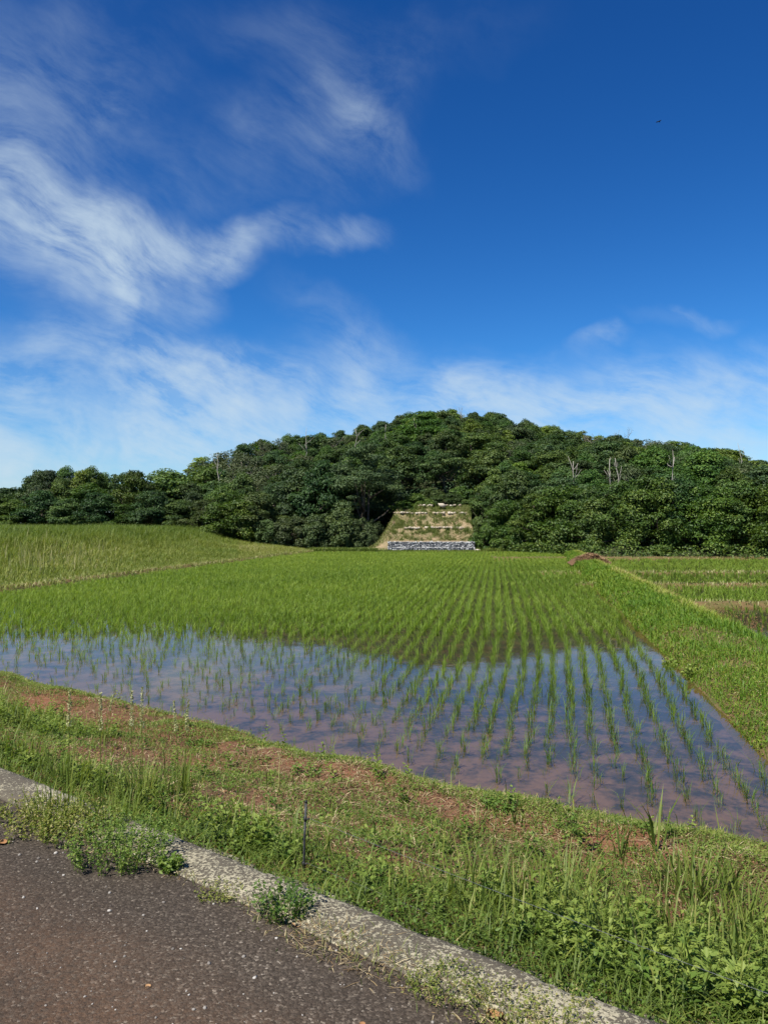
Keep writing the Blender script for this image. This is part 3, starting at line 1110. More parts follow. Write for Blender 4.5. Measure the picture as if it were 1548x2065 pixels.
def bare_tree(x, y, z, h, seed, lab):
    global RNG
    RNG = np.random.default_rng(seed)
    b = Buf()

    def grow(p, d, ln, r, lev):
        q = p + d * ln
        m = (p + q) / 2 + RNG.normal(size=3) * ln * .07
        tube(b, [p, m, q], [r, r * .8, r * .6], 5 if lev < 2 else 3, cap=False)
        if lev < 4:
            for i in range(RNG.integers(2, 4)):
                dd = d + RNG.normal(size=3) * .5
                dd[2] += .15
                grow(q, dd / np.linalg.norm(dd), ln * rand(1, .6, .8)[0], r * .6, lev + 1)
    grow(np.zeros(3), np.array([0, 0, 1.0]), h * .34, .12, 0)
    o = obj('bare_tree', b.mesh('bare_tree', M['greybranch']), loc=(x, y, z))
    tag(o, lab, 'bare tree', 'leafless trees on the skyline')


for i, (px, top, D, lab) in enumerate([
        (935, 818, 143, 'leafless twiggy tree on the skyline at the summit'), (978, 822, 142, 'leafless grey tree on the skyline just right of the summit'),
        (1190, 862, 130, 'leafless tree on the skyline left of the bushy bare one'), (1262, 862, 127, 'wide grey leafless tree on the right skyline'),
        (1243, 868, 127, 'leafless tree touching the wide grey one on the right skyline'), (975, 882, 120, 'spreading leafless grey tree below the summit'),
        (1478, 902, 123, 'small leafless tree near the right end of the skyline'), (660, 868, 124, 'leafless twigs on the left shoulder of the hill'),
        (1150, 905, 118, 'leafless grey tree on the upper right slope'), (760, 888, 120, 'leafless grey tree on the upper left slope')]):
    x = at_px(px, D)
    z = float(hill_z(x, D))
    bare_tree(x, D, z, CAMZ + (HOR - top) / FPX * D - z, 900 + i, lab)

# ------------------------------------------------------------------ terraced slope and stone-filled wall
RNG = np.random.default_rng(66)
EX0, EX1 = .35, 8.45


def emb_profile(v):
    """(y, z) along the slope"""
    Y = [72.35, 74.4, 74.9, 77.3, 77.9, 80.0, 86.0]
    Zp = [.92, 2.12, 2.22, 3.62, 3.72, 4.25, 4.5]
    t = np.linspace(0, 1, len(Y))
    return np.interp(v, t, Y), np.interp(v, t, Zp)


vv = np.linspace(0, 1, 80)
uu = np.linspace(0, 1, 60)
U, V_ = np.meshgrid(uu, vv)
EY, EZ = emb_profile(V_)
x0 = EX0 + .10 * (EY - 72.35) * 1.4
EX = x0 + (EX1 + .05 * (EY - 72) - x0) * U
EZ = EZ + (fbm(EX * .9, EY * .9) - .5) * .34 * sstep(EY, 72.4, 73.2)
side = np.minimum(U, 1 - U)
structure('terraced_slope', grid('terraced_slope', EX, EY, EZ, M['red_soil']))
# red cut bank on its left
U2, V2 = np.meshgrid(np.linspace(0, 1, 24), np.linspace(0, 1, 30))
CY2 = 71.7 + V2 * 9.5
xr = EX0 + .14 * (CY2 - 72.35)
CX2 = xr - 2.3 * (1 - U2) + .12
_, zr = emb_profile(np.clip((CY2 - 72.35) / 13.6, 0, .62))
zr = np.interp(CY2, [71.7, 72.3, 74.4, 77.3, 81.2], [-.2, .95, 2.0, 3.5, 4.6])
CZ2 = zr * (U2 ** 1.2) + .1 + (fbm(CX2 * 1.5, CY2 * 1.5) - .5) * .3
structure('cut_bank', grid('cut_bank', CX2, CY2, CZ2, M['red_soil']))

gw = bpy.data.objects.new('gabion_wall', None)
gw.location = ((EX0 + EX1) / 2, 71.6, 0)
col.objects.link(gw)
tag(gw, 'low grey stone-filled wire cage wall at the foot of the terraced slope', 'gabion wall')


def stone_proto(seed):
    r = np.random.default_rng(seed)
    V, F = [], []
    g = (1 + 5 ** .5) / 2
    v = np.array([(-1, g, 0), (1, g, 0), (-1, -g, 0), (1, -g, 0), (0, -1, g), (0, 1, g), (0, -1, -g), (0, 1, -g), (g, 0, -1), (g, 0, 1), (-g, 0, -1), (-g, 0, 1)]) / 1.9
    v *= 1 + r.normal(size=(12, 1)) * .16
    v *= np.array([1.1, .9, .75])
    f = np.array([(0, 11, 5), (0, 5, 1), (0, 1, 7), (0, 7, 10), (0, 10, 11), (1, 5, 9), (5, 11, 4), (11, 10, 2), (10, 7, 6), (7, 1, 8), (3, 9, 4), (3, 4, 2),
                  (3, 2, 6), (3, 6, 8), (3, 8, 9), (4, 9, 5), (2, 4, 11), (6, 2, 10), (8, 6, 7), (9, 8, 1)])
    return v, f, np.zeros(12)


STONES = [stone_proto(i) for i in range(5)]


def stone_heap(buf, P, size, T):
    k = RNG.integers(0, 5, len(P))
    for i in range(5):
        q = k == i
        if q.any():
            scatter(buf, STONES[i], P[q], rand(q.sum(), 0, 6.28), size[q], T[q])


for tier, (yf, z0, z1) in enumerate(((71.45, .02, .47), (71.85, .50, .95))):
    bx = Buf()
    w = (EX1 - EX0) / 2
    nx_ = int(2 * w / .15)
    P = []
    for i in range(nx_):
        for j in range(4):
            P.append((-w + .07 + i * .15 + RNG.normal() * .02, yf - 71.6 + RNG.normal() * .03, z0 + .06 + j * .113 + RNG.normal() * .015))
        P.append((-w + .07 + i * .15, yf - 71.6 + .18, z1 - .03 + RNG.normal() * .02))
    P = np.array(P)
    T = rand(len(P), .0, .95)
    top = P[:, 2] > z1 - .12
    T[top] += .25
    stone_heap(bx, P, rand(len(P), .065, .105), np.clip(T, 0, 1))
    so = obj('stone_fill', bx.mesh('stone_fill', M['stone']), gw)
    tag(so, kind='stuff')
    core = Buf()
    c = np.array([(x, y, z) for x in (-w + .04, w - .04) for y in (yf - 71.6 + .02, yf - 71.6 + .55) for z in (z0 - .02, z1 - .05)], float)
    core.add(c, F4=np.array([(0, 1, 5, 4), (2, 6, 7, 3), (0, 2, 3, 1), (4, 5, 7, 6), (1, 3, 7, 5), (0, 4, 6, 2)]), T=.15)
    obj('core', core.mesh('core', M['stone']), gw)
    wires = Buf()
    for i in range(9):
        xx = -w + i * 2 * w / 8
        for zz in ((z0, z1),):
            tube(wires, [(xx, yf - 71.72, z0), (xx, yf - 71.73, z1)], .012, 4, .6)
    for zz in (z0 + .01, z1 + .01):
        tube(wires, [(-w, yf - 71.73, zz), (0, yf - 71.73, zz), (w, yf - 71.73, zz)], .012, 4, .6)
    obj('wire_cage', wires.mesh('wire_cage', M['wire']), gw)
# pale block at the wall's right end
b = Buf()
stone_heap(b, np.array([[0, 0, .1], [.15, .02, .08]]), np.array([.26, .2]), np.array([.95, .8]))
tag(obj('pale_boulder', b.mesh('pale_boulder', M['pale_stone']), loc=(EX1 + .2, 71.3, 0.02)), 'pale cream boulder at the right end of the stone-filled wall', 'boulder')

# pale stones lining the terraces
for yy, zz, n, lo, hi, nm in ((74.55, 2.2, 110, .18, 1.0, 'middle'), (77.5, 3.68, 120, .0, 1.0, 'upper'), (80.1, 4.5, 40, .3, .95, 'topmost')):
    b = Buf()
    u = rand(n, lo, hi)
    u = u[vnoise(u * 14, yy + u * 0) > .3]
    xx = EX0 + .14 * (yy - 72.35) + u * (EX1 - EX0 - .9)
    P = np.stack([xx, yy + RNG.normal(size=len(u)) * .22, zz - .01 + rand(len(u), 0, .1)], 1)
    stone_heap(b, P, rand(len(u), .08, .19), rand(len(u), .2, 1))
    tag(obj('stone_edging', b.mesh('stone_edging', M['pale_stone'])), 'pale stones lining the %s terrace ledge' % nm, 'stones', kind='stuff')
b = Buf()
stone_heap(b, np.array([[0, 0, .12], [.25, .05, .08]]), np.array([.38, .22]), np.array([.9, .7]))
tag(obj('pale_boulder', b.mesh('pale_boulder2', M['pale_stone']), loc=(6.0, 79.5, 4.4)), 'large pale boulder on the topmost terrace', 'boulder')

# grass on the terraces and on the cut bank
buf = Buf()
n = 60000
v = rand(n) * .98
yy, zz = emb_profile(v)
u = rand(n)
xx = EX0 + .14 * (yy - 72.35)
xx = xx + u * (EX1 + .05 * (yy - 72) - xx)
dn = fbm(xx * 1.3, zz * 2.6)
ledge = np.minimum(np.abs(zz - 2.17), np.abs(zz - 3.67))
keep = (dn > .455 - .20 * rand(n)) & (ledge > .13 * rand(n)) & (zz > 1.02)
xx, yy, zz, dn = xx[keep], yy[keep], zz[keep], dn[keep]
tuft = sstep(fbm(xx * 2.3 + 9, zz * 4), .45, .62)
blades(buf, np.stack([xx, yy, zz + (fbm(xx * .9, yy * .9) - .5) * .34 * sstep(yy, 72.4, 73.2) - .05], 1), rand(len(xx), .08, .26) * (.6 + 1.3 * tuft), .03, rand(len(xx), 0, 6.28), rand(len(xx), .1, .7), .40 + .38 * rand(len(xx)) + .15 * (dn < .5))
n = 3000
V3 = rand(n)
U3 = rand(n)
yy = 72.2 + V3 * 8
xx = EX0 + .14 * (yy - 72.35) - 2.3 * (1 - U3) + .1
zz = np.interp(yy, [72.2, 74.4, 77.3, 81.2], [.75, 2.0, 3.5, 4.6]) * (U3 ** 1.2) + .1
blades(buf, np.stack([xx, yy, zz], 1), rand(n, .12, .35), .03, rand(n, 0, 6.28), rand(n, .2, .8), rand(n, .4, 1.0))
tag(obj('terrace_grass', buf.mesh('terrace_grass', M['terrace'])), 'olive tufts of grass growing on the terraced slope', 'grass', kind='stuff')

# ------------------------------------------------------------------ rice
def rice_proto(seed, nb, w, hmin=.7):
    global RNG
    RNG = np.random.default_rng(seed)
    b = Buf()
    P = np.stack([RNG.normal(size=nb) * .018, RNG.normal(size=nb) * .018, np.full(nb, -.05)], 1)
    h = rand(nb, hmin, 1.0) * .225 + .055
    blades(b, P, h, w * rand(nb, .7, 1.1), rand(nb, 0, 6.28), rand(nb, .05, 1.0) ** 1.2, rand(nb, .2, .8), rand(nb, 0, .3))
    return b


RNG = np.random.default_rng(77)
rows_x, rows_y = [], []
for i in range(-58, 30):
    X0 = i * .30 + .1
    s0 = float(np.clip(.17 + .022 * (X0 - 1), .15, .25))
    yy = np.arange(4.5, 69.3, .150) + RNG.random() * .1
    fine = np.linspace(4, 72, 400)
    sl = s0 + (.145 - s0) * sstep(fine, 13, 21)
    cum = np.concatenate([[0], np.cumsum((sl[1:] + sl[:-1]) / 2 * np.diff(fine))])
    cum -= np.interp(17, fine, cum)
    xx = X0 + np.interp(yy, fine, cum)
    m = (xx > left_edge(yy) + .45) & (xx < right_edge(yy) - .12)
    rows_x.append(xx[m])
    rows_y.append(yy[m])
rx = np.concatenate(rows_x)
ry = np.concatenate(rows_y)
rx = rx + RNG.normal(size=len(rx)) * .028 + (fbm(rx * .9, ry * .3) - .5) * .12
ry = ry + RNG.normal(size=len(ry)) * .05
rs_, rt_ = xy_st(rx, ry)
left = sstep(-rx, -1.2, 2.5)
lim0 = 6.35 - .1 * left
lim1 = 8.7 - 1.0 * left
prob = .10 + .20 * left + (.87 - .14 * left * (ry < 17)) * sstep(rt_, lim0, lim1)
prob = prob * (1 - .42 * left * (1 - sstep(ry, 17, 24)))
prob = prob * np.where(ry < 14, np.where(rx < 0, .25 + 1.25 * fbm(rx * .9, ry * .6), .70 + .6 * fbm(rx * .9, ry * .6)), 1)
keep = (rand(len(rx)) < prob) & (rt_ > lim0 - .25) & (np.abs(to_px(rx, ry) - 774) < 860)
rx, ry, left, rt_ = rx[keep], ry[keep], left[keep], rt_[keep]
size = rand(len(rx), .62, 1.15) * (1 - .12 * left * (ry < 16)) * (.80 + .2 * sstep(rt_, 6.4, 8.8))
tone = RNG.normal(size=len(rx)) * .07 + .06 * sstep(ry, 16, 30) - .20 * (1 - sstep(ry, 11, 18))
order = np.argsort(np.hypot(rx, ry))
own, rest = order[:300], order[300:]
RMESH = [rice_proto(700 + i, 8 + i, .0058, .45).mesh('rice_seedling', M['ricenear']) for i in range(7)]
for i in own:
    o = obj('rice_seedling', RMESH[RNG.integers(0, 7)], loc=(rx[i], ry[i], 0))
    o.rotation_euler = (0, 0, RNG.random() * 6.28)
    s = size[i] * 1.02
    o.scale = (s, s, s)
    tag(o, 'slender green rice seedling standing in the water nearest the earth bank', 'rice plant', 'rice seedlings nearest the bank')
buf = Buf()
for lo, hi, nb, w in ((0, 18, 11, .007), (18, 30, 14, .0115), (30, 46, 11, .016), (46, 80, 9, .025)):
    for q in range(4):
        m = rest[(ry[rest] >= lo) & (ry[rest] < hi) & (np.arange(len(rest)) % 4 == q)]
        if len(m) == 0:
            continue
        pb = proto_of(rice_proto(720 + q + lo, nb, w))
        RNG = np.random.default_rng(q + lo)
        scatter(buf, pb, np.stack([rx[m], ry[m], np.zeros(len(m))], 1), rand(len(m), 0, 6.28), size[m] * (1.0 if lo < 18 else 1.16), tone[m])
# the fields on the right
RNG = np.random.default_rng(78)
for (y0, y1, dens, dt) in ((13.0, 24.0, 7, -.10), (25.3, 31.7, 17, -.05), (32.8, 39.9, 15, .0), (40.6, 56.2, 12, .06)):
    n = int((y1 - y0) * 30 * dens)
    yy = rand(n, y0, y1)
    yy = np.where(rand(n) < .75, np.round(yy / .3) * .3, yy)
    xx = right_edge(yy) + dike_w(yy) + .25 + rand(n) * 28
    m = to_px(xx, yy) < 1640
    xx, yy = xx[m], yy[m]
    pb = proto_of(rice_proto(790 + int(y0), 7, .012 + .0004 * y0))
    RNG = np.random.default_rng(int(y0))
    scatter(buf, pb, np.stack([xx, yy + .02 * (xx - 20), np.zeros(len(xx))], 1), rand(len(xx), 0, 6.28), rand(len(xx), .7, 1.1), np.full(len(xx), dt) + RNG.normal(size=len(xx)) * .07)
tag(obj('rice_field', buf.mesh('rice_field', M['rice'])), 'rows of bright green young rice filling the flooded paddies', 'rice', kind='stuff')

# ------------------------------------------------------------------ meadow on the left
RNG = np.random.default_rng(88)
buf = Buf()
n = 300000
yy = 24 + 56 * rand(n) ** .8
dl = .35 + rand(n) ** 1.25 * 45
xx = left_edge(yy) - dl
px = to_px(xx, yy)
m = (px > -60) & (px < 790)
xx, yy, dl, px = xx[m], yy[m], dl[m], px[m]
far = 1 - sstep(px, 390, 540)
g = fbm(xx * .35, yy * .35)
hh = (.20 + .22 * sstep(dl, .6, 4) + .45 * sstep(dl, 5, 12) * far) * rand(len(xx), .45, 1.15) * (.6 + .8 * g)
straw_zone = np.exp(-(((px - 140) / 110) ** 2)) * np.exp(-(((yy - 43) / 6) ** 2))
T = .50 - .26 * sstep(dl, 7, 14) * far + .16 * (px > 480) + .13 * (g - .5) + RNG.normal(size=len(xx)) * .12 + .4 * straw_zone * (rand(len(xx)) < .3)
blades(buf, np.stack([xx, yy, meadow_z(xx, yy) - .03], 1), hh, rand(len(xx), .014, .032), rand(len(xx), 0, 6.28), rand(len(xx), .15, 1.1), np.clip(T, 0, 1), rand(len(xx), 0, .25))
# taller silver plumes
n = 260
px = 90 + RNG.normal(size=n) * 110
yy = 40 + RNG.normal(size=n) * 5
xx = (px - CX) / FPX * yy
m = left_edge(yy) - xx > 2.5
xx, yy = xx[m], yy[m]
hh = rand(len(xx), .7, 1.15)
blades(buf, np.stack([xx, yy, meadow_z(xx, yy)], 1), hh, .03, rand(len(xx), 0, 6.28), rand(len(xx), .1, .35), rand(len(xx), .75, 1))
# bund grass and field margin
n = 9000
yy = rand(n, 22, 73)
xx = left_edge(yy) - .25 + RNG.normal(size=n) * .28
blades(buf, np.stack([xx, yy, .12 + 0 * xx], 1), rand(n, .06, .22), .03, rand(n, 0, 6.28), rand(n, .2, 1), rand(n, .3, 1.0))
n = 22000
xx = rand(n, -7, 19)
yy = 70.5 + rand(n) ** 1.5 * 3.5 - .9 * sstep(xx, 8, 17) * 5
blades(buf, np.stack([xx, yy, .1 + 0 * xx], 1), rand(n, .12, .38) * np.where((xx > -.5) & (xx < 9.2) & (yy < 71.6), .45, 1), .04, rand(n, 0, 6.28), rand(n, .2, .8), rand(n, .15, .6))
for y0, wd in ((24.6, .45), (32.2, .4), (40.2, .35), (57.0, 1.2)):
    n = 4200
    xx = rand(n, 8, 46)
    yy = y0 + RNG.normal(size=n) * wd * .5 + .02 * (xx - 20)
    blades(buf, np.stack([xx, yy, .06 + 0 * xx], 1), rand(n, .05, .2), .03, rand(n, 0, 6.28), rand(n, .3, 1), rand(n, .45, 1.1))
tag(obj('meadow_grass', buf.mesh('meadow_grass', M['meadow'])), 'tall uncut grass of the meadow left of the paddy', 'grass', kind='stuff')

# ------------------------------------------------------------------ dike cover
RNG = np.random.default_rng(99)
buf, bufh, bufd = Buf(), Buf(), Buf()
n = 170000
yy = 3.5 + 58 * rand(n) ** 1.7
k = rand(n, .02, 1.0) * (.98 + .35 * (fbm(yy * .8, yy * 0 + 3) - .5))
w_ = k * dike_w(yy)
xx = right_edge(yy) + w_
zz = dike_z(w_, yy)
bare = fbm(xx * .9 + 40, yy * .55)
ok = (bare < .62) | (rand(n) < .35)
xx, yy, zz, k, bare = xx[ok], yy[ok], zz[ok], k[ok], bare[ok]
n = len(xx)
pick = rand(n) < .5
far = sstep(yy, 8, 40)
T = .46 + (.12 + .30 * sstep(yy, 12, 18)) * sstep(k + .5 * (fbm(xx * 1.1, yy * .7) - .5), .55, .9) * sstep(yy, 14, 22) + .06 * far + .25 * (fbm(xx * .8, yy * .8) - .5) + RNG.normal(size=n) * .12
hh = rand(n, .05, .15) * (1 + .9 * far + .8 * sstep(k, .5, .8))
a = pick
blades(buf, np.stack([xx, yy, zz - .01], 1)[a], hh[a], (.008 + .022 * far)[a], rand(a.sum(), 0, 6.28), rand(a.sum(), .2, 1.0), np.clip(T[a], 0, 1), rand(a.sum(), 0, .3))
a = ~pick
leaves(bufh, np.stack([xx, yy, zz + rand(n, 0, .05)], 1)[a], RNG.normal(size=(a.sum(), 3)) * .45 + np.array([0, 0, .9]),
       (rand(n, .02, .05) * (1 + 1.2 * far))[a], np.clip(T[a] + .14, 0, 1))
n = 5000
yy = 4 + 56 * rand(n) ** 1.5
k = rand(n, .1, 1.0)
w_ = k * dike_w(yy)
xx = right_edge(yy) + w_
blades(bufd, np.stack([xx, yy, dike_z(w_, yy) + .01], 1), .03, .012, rand(n, 0, 6.28), rand(n, 2, 6), rand(n))
tag(obj('dike_grass', buf.mesh('dike_grass', M['dikegrass'])), 'short bright green grass growing along the right-hand dike', 'grass', kind='stuff')
tag(obj('dike_herbs', bufh.mesh('dike_herbs', M['dikegrass'])), 'low leafy herbs spread over the right-hand dike', 'ground cover', kind='stuff')
tag(obj('dike_litter', bufd.mesh('dike_litter', M['litter'])), 'dry brown plant litter on the right-hand dike', 'litter', kind='stuff')


def weed_stalks(name, loc, n, h, spread, mat, seed, lab, cat, leafy=0, leafsize=.03, group=None, tone=(.2, .8), w=.007, lean=(.05, .3)):
    """a tuft: stalks and blades, optionally leaves up the stalks"""
    global RNG
    RNG = np.random.default_rng(seed)
    b = Buf()
    r = np.sqrt(rand(n)) * spread
    th = rand(n, 0, 6.28)
    P = np.stack([np.cos(th) * r, np.sin(th) * r, np.full(n, -.02)], 1)
    hh = h * rand(n, .5, 1.0) * (1 - .35 * r / max(spread, 1e-6))
    yaw = th + RNG.normal(size=n) * .7
    ln = rand(n, *lean) + .25 * r / max(spread, 1e-6)
    blades(b, P, hh, w, yaw, ln, rand(n, *tone), rand(n, 0, .15))
    if leafy:
        i = RNG.integers(0, n, leafy)
        f = rand(leafy) ** .7
        off = np.stack([np.cos(yaw[i]), np.sin(yaw[i])], 1) * (ln[i] * hh[i] * f ** 1.6)[:, None]
        Q = np.stack([P[i, 0] + off[:, 0], P[i, 1] + off[:, 1], hh[i] * f], 1) + RNG.normal(size=(leafy, 3)) * leafsize * .5
        leaves(b, Q, RNG.normal(size=(leafy, 3)) * .5 + np.array([0, 0, .8]), leafsize * rand(leafy, .5, 1.3), rand(leafy, *tone))
    o = obj(name, b.mesh(name, M[mat]), loc=tuple(loc))
    return tag(o, lab, cat, group)


for i, (px, Y, k, lab) in enumerate([
        (1500, 17.5, .75, 'brown-seeded dock plant on the dike, nearest of its kind'), (1462, 18.6, .7, 'brown-seeded dock plant just behind the nearest one on the dike'),
        (1538, 15.8, .8, 'brown-seeded dock plant cut by the right picture edge'), (1258, 36, .45, 'reddish dead weed standing on the dike near the straw heap'),
        (1352, 26, .55, 'brown withered weed midway along the dike')]):
    xx = at_px(px, Y)
    wz = float(dike_z(np.array([min(max(xx - right_edge(Y), .1), 2.0)]), np.array([Y]))[0])
    weed_stalks('dock_plant', (xx, Y, wz), 26, .62, .28, 'dock', 300 + i, lab, 'weed', 240, .035, 'withered weeds on the dike', (0, 1))
for i, (px, py, lab) in enumerate([(1350, 1306, 'pale broad-leaved herb at the water edge of the dike'), (1395, 1330, 'broad-leaved pale herb on the dike beside the bare soil'),
                                   (1290, 1190, 'taller green weed on the far part of the dike')]):
    Y = 4032.6 / (py - HOR) * .88
    xx = at_px(px, Y)
    wz = float(dike_z(np.array([np.clip(xx - right_edge(Y), .05, 2.9)]), np.array([Y]))[0])
    weed_stalks('broad_leaved_herb', (xx, Y, wz), 16, .16, .10, 'herb', 340 + i, lab, 'weed', 150, .08, None, (.6, 1.1))

# heap of old straw at the far end of the dike
RNG = np.random.default_rng(111)
hp = bpy.data.objects.new('straw_heap', None)
hx_, hy_ = at_px(1190, 46.5), 46.5
hp.location = (hx_, hy_, .3)
col.objects.link(hp)
tag(hp, 'heap of dry reddish-brown straw at the far end of the dike', 'straw heap')
HU, HV = np.meshgrid(np.linspace(0, 2 * np.pi, 29), np.linspace(0, 1, 12))
HXX = np.cos(HU) * HV * 1.15 * (1 + .15 * np.sin(HU * 3))
HYY = np.sin(HU) * HV * 2.4
HZZ = .5 * (1 - HV ** 2.2) + (fbm(HXX * 2, HYY * 2) - .5) * .34 - .12
obj('mound', grid('mound', HXX, HYY, HZZ, M['straw']), hp)
b = Buf()
n = 7000
u = np.sqrt(rand(n)) * .98
th = rand(n, 0, 6.28)
P = np.stack([np.cos(th) * u * .95, np.sin(th) * u * 2.4, .5 * (1 - u ** 2.2) - .1 + (fbm(np.cos(th) * u * 1.9, np.sin(th) * u * 4.8) - .5) * .34], 1)
blades(b, P, rand(n, .04, .14), .022, rand(n, 0, 6.28), rand(n, 1, 4), rand(n), .2)
tag(obj('straw', b.mesh('straw', M['straw']), hp), kind='stuff')

# ------------------------------------------------------------------ verge cover
RNG = np.random.default_rng(123)


def lush(s, t):
    nz = (fbm(s * 1.3 + 8, t * 1.3) - .5) * 1.1
    a = sstep(2.45 + (s + 2.2) * 1.35 - t + nz, -.25, .35)
    b = sstep(2.88 - t + nz * .5, -.1, .25) * .85
    c = sstep(-6.6 - s + nz * 2, -.6, .8) * sstep(4.4 - t, -.3, .5)
    return np.maximum(np.maximum(a, b), c)


RED = [(500, 1512, .42), (905, 1625, .26), (1180, 1700, .2), (790, 1645, .16), (1330, 1700, .2), (110, 1445, .3), (450, 1600, .16)]
RED_ST = None


def bare_soil(s, t):
    b = sstep(fbm(s * .75 + 31, t * 1.1 + 3), .565, .68)
    for (s0, t0, r0) in RED_ST or ():
        q = ((s - s0) / (r0 * 1.2)) ** 2 + ((t - t0) / (r0 * .6)) ** 2 + (fbm(s * 3, t * 3 + 7) - .5) * 1.6
        b = np.maximum(b, 1 - sstep(q, .5, 1.1))
    return b


def verge_pts(n, t0=2.4, t1=6.0, s0=-15, s1=2.6, p=1.6):
    s = s1 - (s1 - s0) * rand(n) ** p
    t = rand(n, t0, t1)
    return s, t


def vP(s, t, dz=0.0):
    x, y = st_xy(s, t)
    return np.stack([x, y, verge_z(s, t) + dz], 1)


def hit(px, py, zf):
    """where the sight line through a picture point meets a surface given in road coordinates"""
    d = np.array(px_dir(px, py), float)
    d /= d[1]
    Y = np.linspace(1.5, 14, 6000)
    s, t = xy_st(d[0] * Y, Y)
    g = zf(s, t)
    k = np.nonzero(CAMZ + d[2] * Y <= g)[0]
    if len(k):
        return np.array([d[0] * Y[k[0]], Y[k[0]], float(g[k[0]])])
    return np.array([d[0] * 6, 6, 0])


vz = lambda s, t: np.where(t > T_KERB1, verge_z(s, t), np.where(t > T_KERB0, KERB_Z, ROAD_Z))

RED_ST = []
for px, py, r0 in RED:
    q_ = hit(px, py, vz)
    RED_ST.append((*xy_st(q_[0], q_[1]), r0))
grass, herb, litter = Buf(), Buf(), Buf()
# close-cropped grass
s, t = verge_pts(230000)
lu, ba = lush(s, t), bare_soil(s, t)
cr = np.exp(-((t - crest_t(s) + .15) / .45) ** 2)
p = (.55 + .4 * cr + .3 * lu) * (1 - .88 * ba * (1 - lu))
m = rand(len(s)) < p
s, t, lu, cr = s[m], t[m], lu[m], cr[m]
n = len(s)
pat = fbm(s * 1.6, t * 1.6 + 50)
T = .40 + .25 * (pat - .5) * 2 + .12 * cr + RNG.normal(size=n) * .13 + .55 * (rand(n) < .10 * (1 - lu))
blades(grass, vP(s, t, -.006), rand(n, .015, .07) * (1 + 1.1 * lu), rand(n, .003, .0065), rand(n, 0, 6.28), rand(n, .3, 1.6), np.clip(T, 0, 1), rand(n, 0, .4))
# taller grass in the lush part
s, t = verge_pts(34000, 2.66, 5.6, -15, 2.6, 1.5)
lu = lush(s, t)
m = rand(len(s)) < lu * (.2 + .8 * sstep(fbm(s * 2 + 5, t * 2), .42, .6)) + .02
s, t, lu = s[m], t[m], lu[m]
n = len(s)
blades(grass, vP(s, t, -.01), rand(n, .12, .30) * (1 + .55 * sstep(s, -2.6, -.6)), rand(n, .004, .0085), rand(n, 0, 6.28), rand(n, .1, .8), np.clip(.52 + RNG.normal(size=n) * .18, 0, 1), rand(n, 0, .3))
# small round leaves
s, t = verge_pts(230000)
lu, ba = lush(s, t), bare_soil(s, t)
cr = np.exp(-((t - crest_t(s) + .2) / .6) ** 2)
pat = fbm(s * 1.9 + 70, t * 1.9)
p = (.14 + .55 * sstep(pat, .42, .58) + .55 * cr + .25 * lu) * (1 - .85 * ba * (1 - lu))
m = rand(len(s)) < p
s, t, lu, cr, pat = s[m], t[m], lu[m], cr[m], pat[m]
n = len(s)
T = .45 + .35 * cr + .3 * (pat - .5) + RNG.normal(size=n) * .16
leaves(herb, vP(s, t, 0) + np.stack([0 * s, 0 * s, rand(n, .004, .03) + .03 * lu], 1), RNG.normal(size=(n, 3)) * .5 + np.array([0, 0, .9]),
       rand(n, .010, .026), np.clip(T, 0, 1), .6)


def sprig(seed, h, nl, ls, asp):
    global RNG
    RNG = np.random.default_rng(seed)
    b = Buf()
    tube(b, [(0, 0, -.02), (.01, 0, h * .5), (.0, .015, h)], [.0025, .002, .001], 3, .35, False)
    f = np.linspace(.12, 1, nl)
    a = np.arange(nl) * 2.4
    d = np.stack([np.cos(a), np.sin(a), np.zeros(nl)], 1)
    L = ls * (1.15 - .6 * f)
    P = np.stack([0 * f, 0 * f, h * f], 1) + d * (L * .55)[:, None]
    N = np.stack([-.45 * np.cos(a), -.45 * np.sin(a), np.ones(nl)], 1) + RNG.normal(size=(nl, 3)) * .2
    leaves(b, P, N, L, .3 + .45 * f + rand(nl, -.1, .1), asp, .12, spin=d)
    # side lobes
    for sg in (-1, 1):
        sd_ = np.stack([np.cos(a + sg * .8), np.sin(a + sg * .8), np.zeros(nl)], 1)
        leaves(b, P - d * (L * .15)[:, None] + sd_ * (L * .28)[:, None], N, L * .55, .3 + .45 * f, asp, .1, spin=sd_)
    return proto_of(b)


SPR = [sprig(400, .13, 12, .05, .5), sprig(401, .19, 16, .055, .42), sprig(402, .09, 10, .042, .7), sprig(403, .16, 13, .065, .45)]
RNG = np.random.default_rng(131)
s, t = verge_pts(20000, 2.66, 5.4, -12, 2.6, 1.3)
lu = lush(s, t)
dn = sstep(fbm(s * 1.7 + 12, t * 1.7 + 4), .38, .55)
m = rand(len(s)) < lu * (.25 + .75 * dn) * .85 + .015
s, t = s[m], t[m]
kk = RNG.integers(0, 4, len(s))
for q in range(4):
    a = kk == q
    scatter(herb, SPR[q], vP(s[a], t[a], -.01), rand(a.sum(), 0, 6.28), rand(a.sum(), .5, 1.15) * (1 + .12 * sstep(s[a], -2.4, -.8)), RNG.normal(size=a.sum()) * .14 + .14, RNG.normal(size=(a.sum(), 2)) * .3)
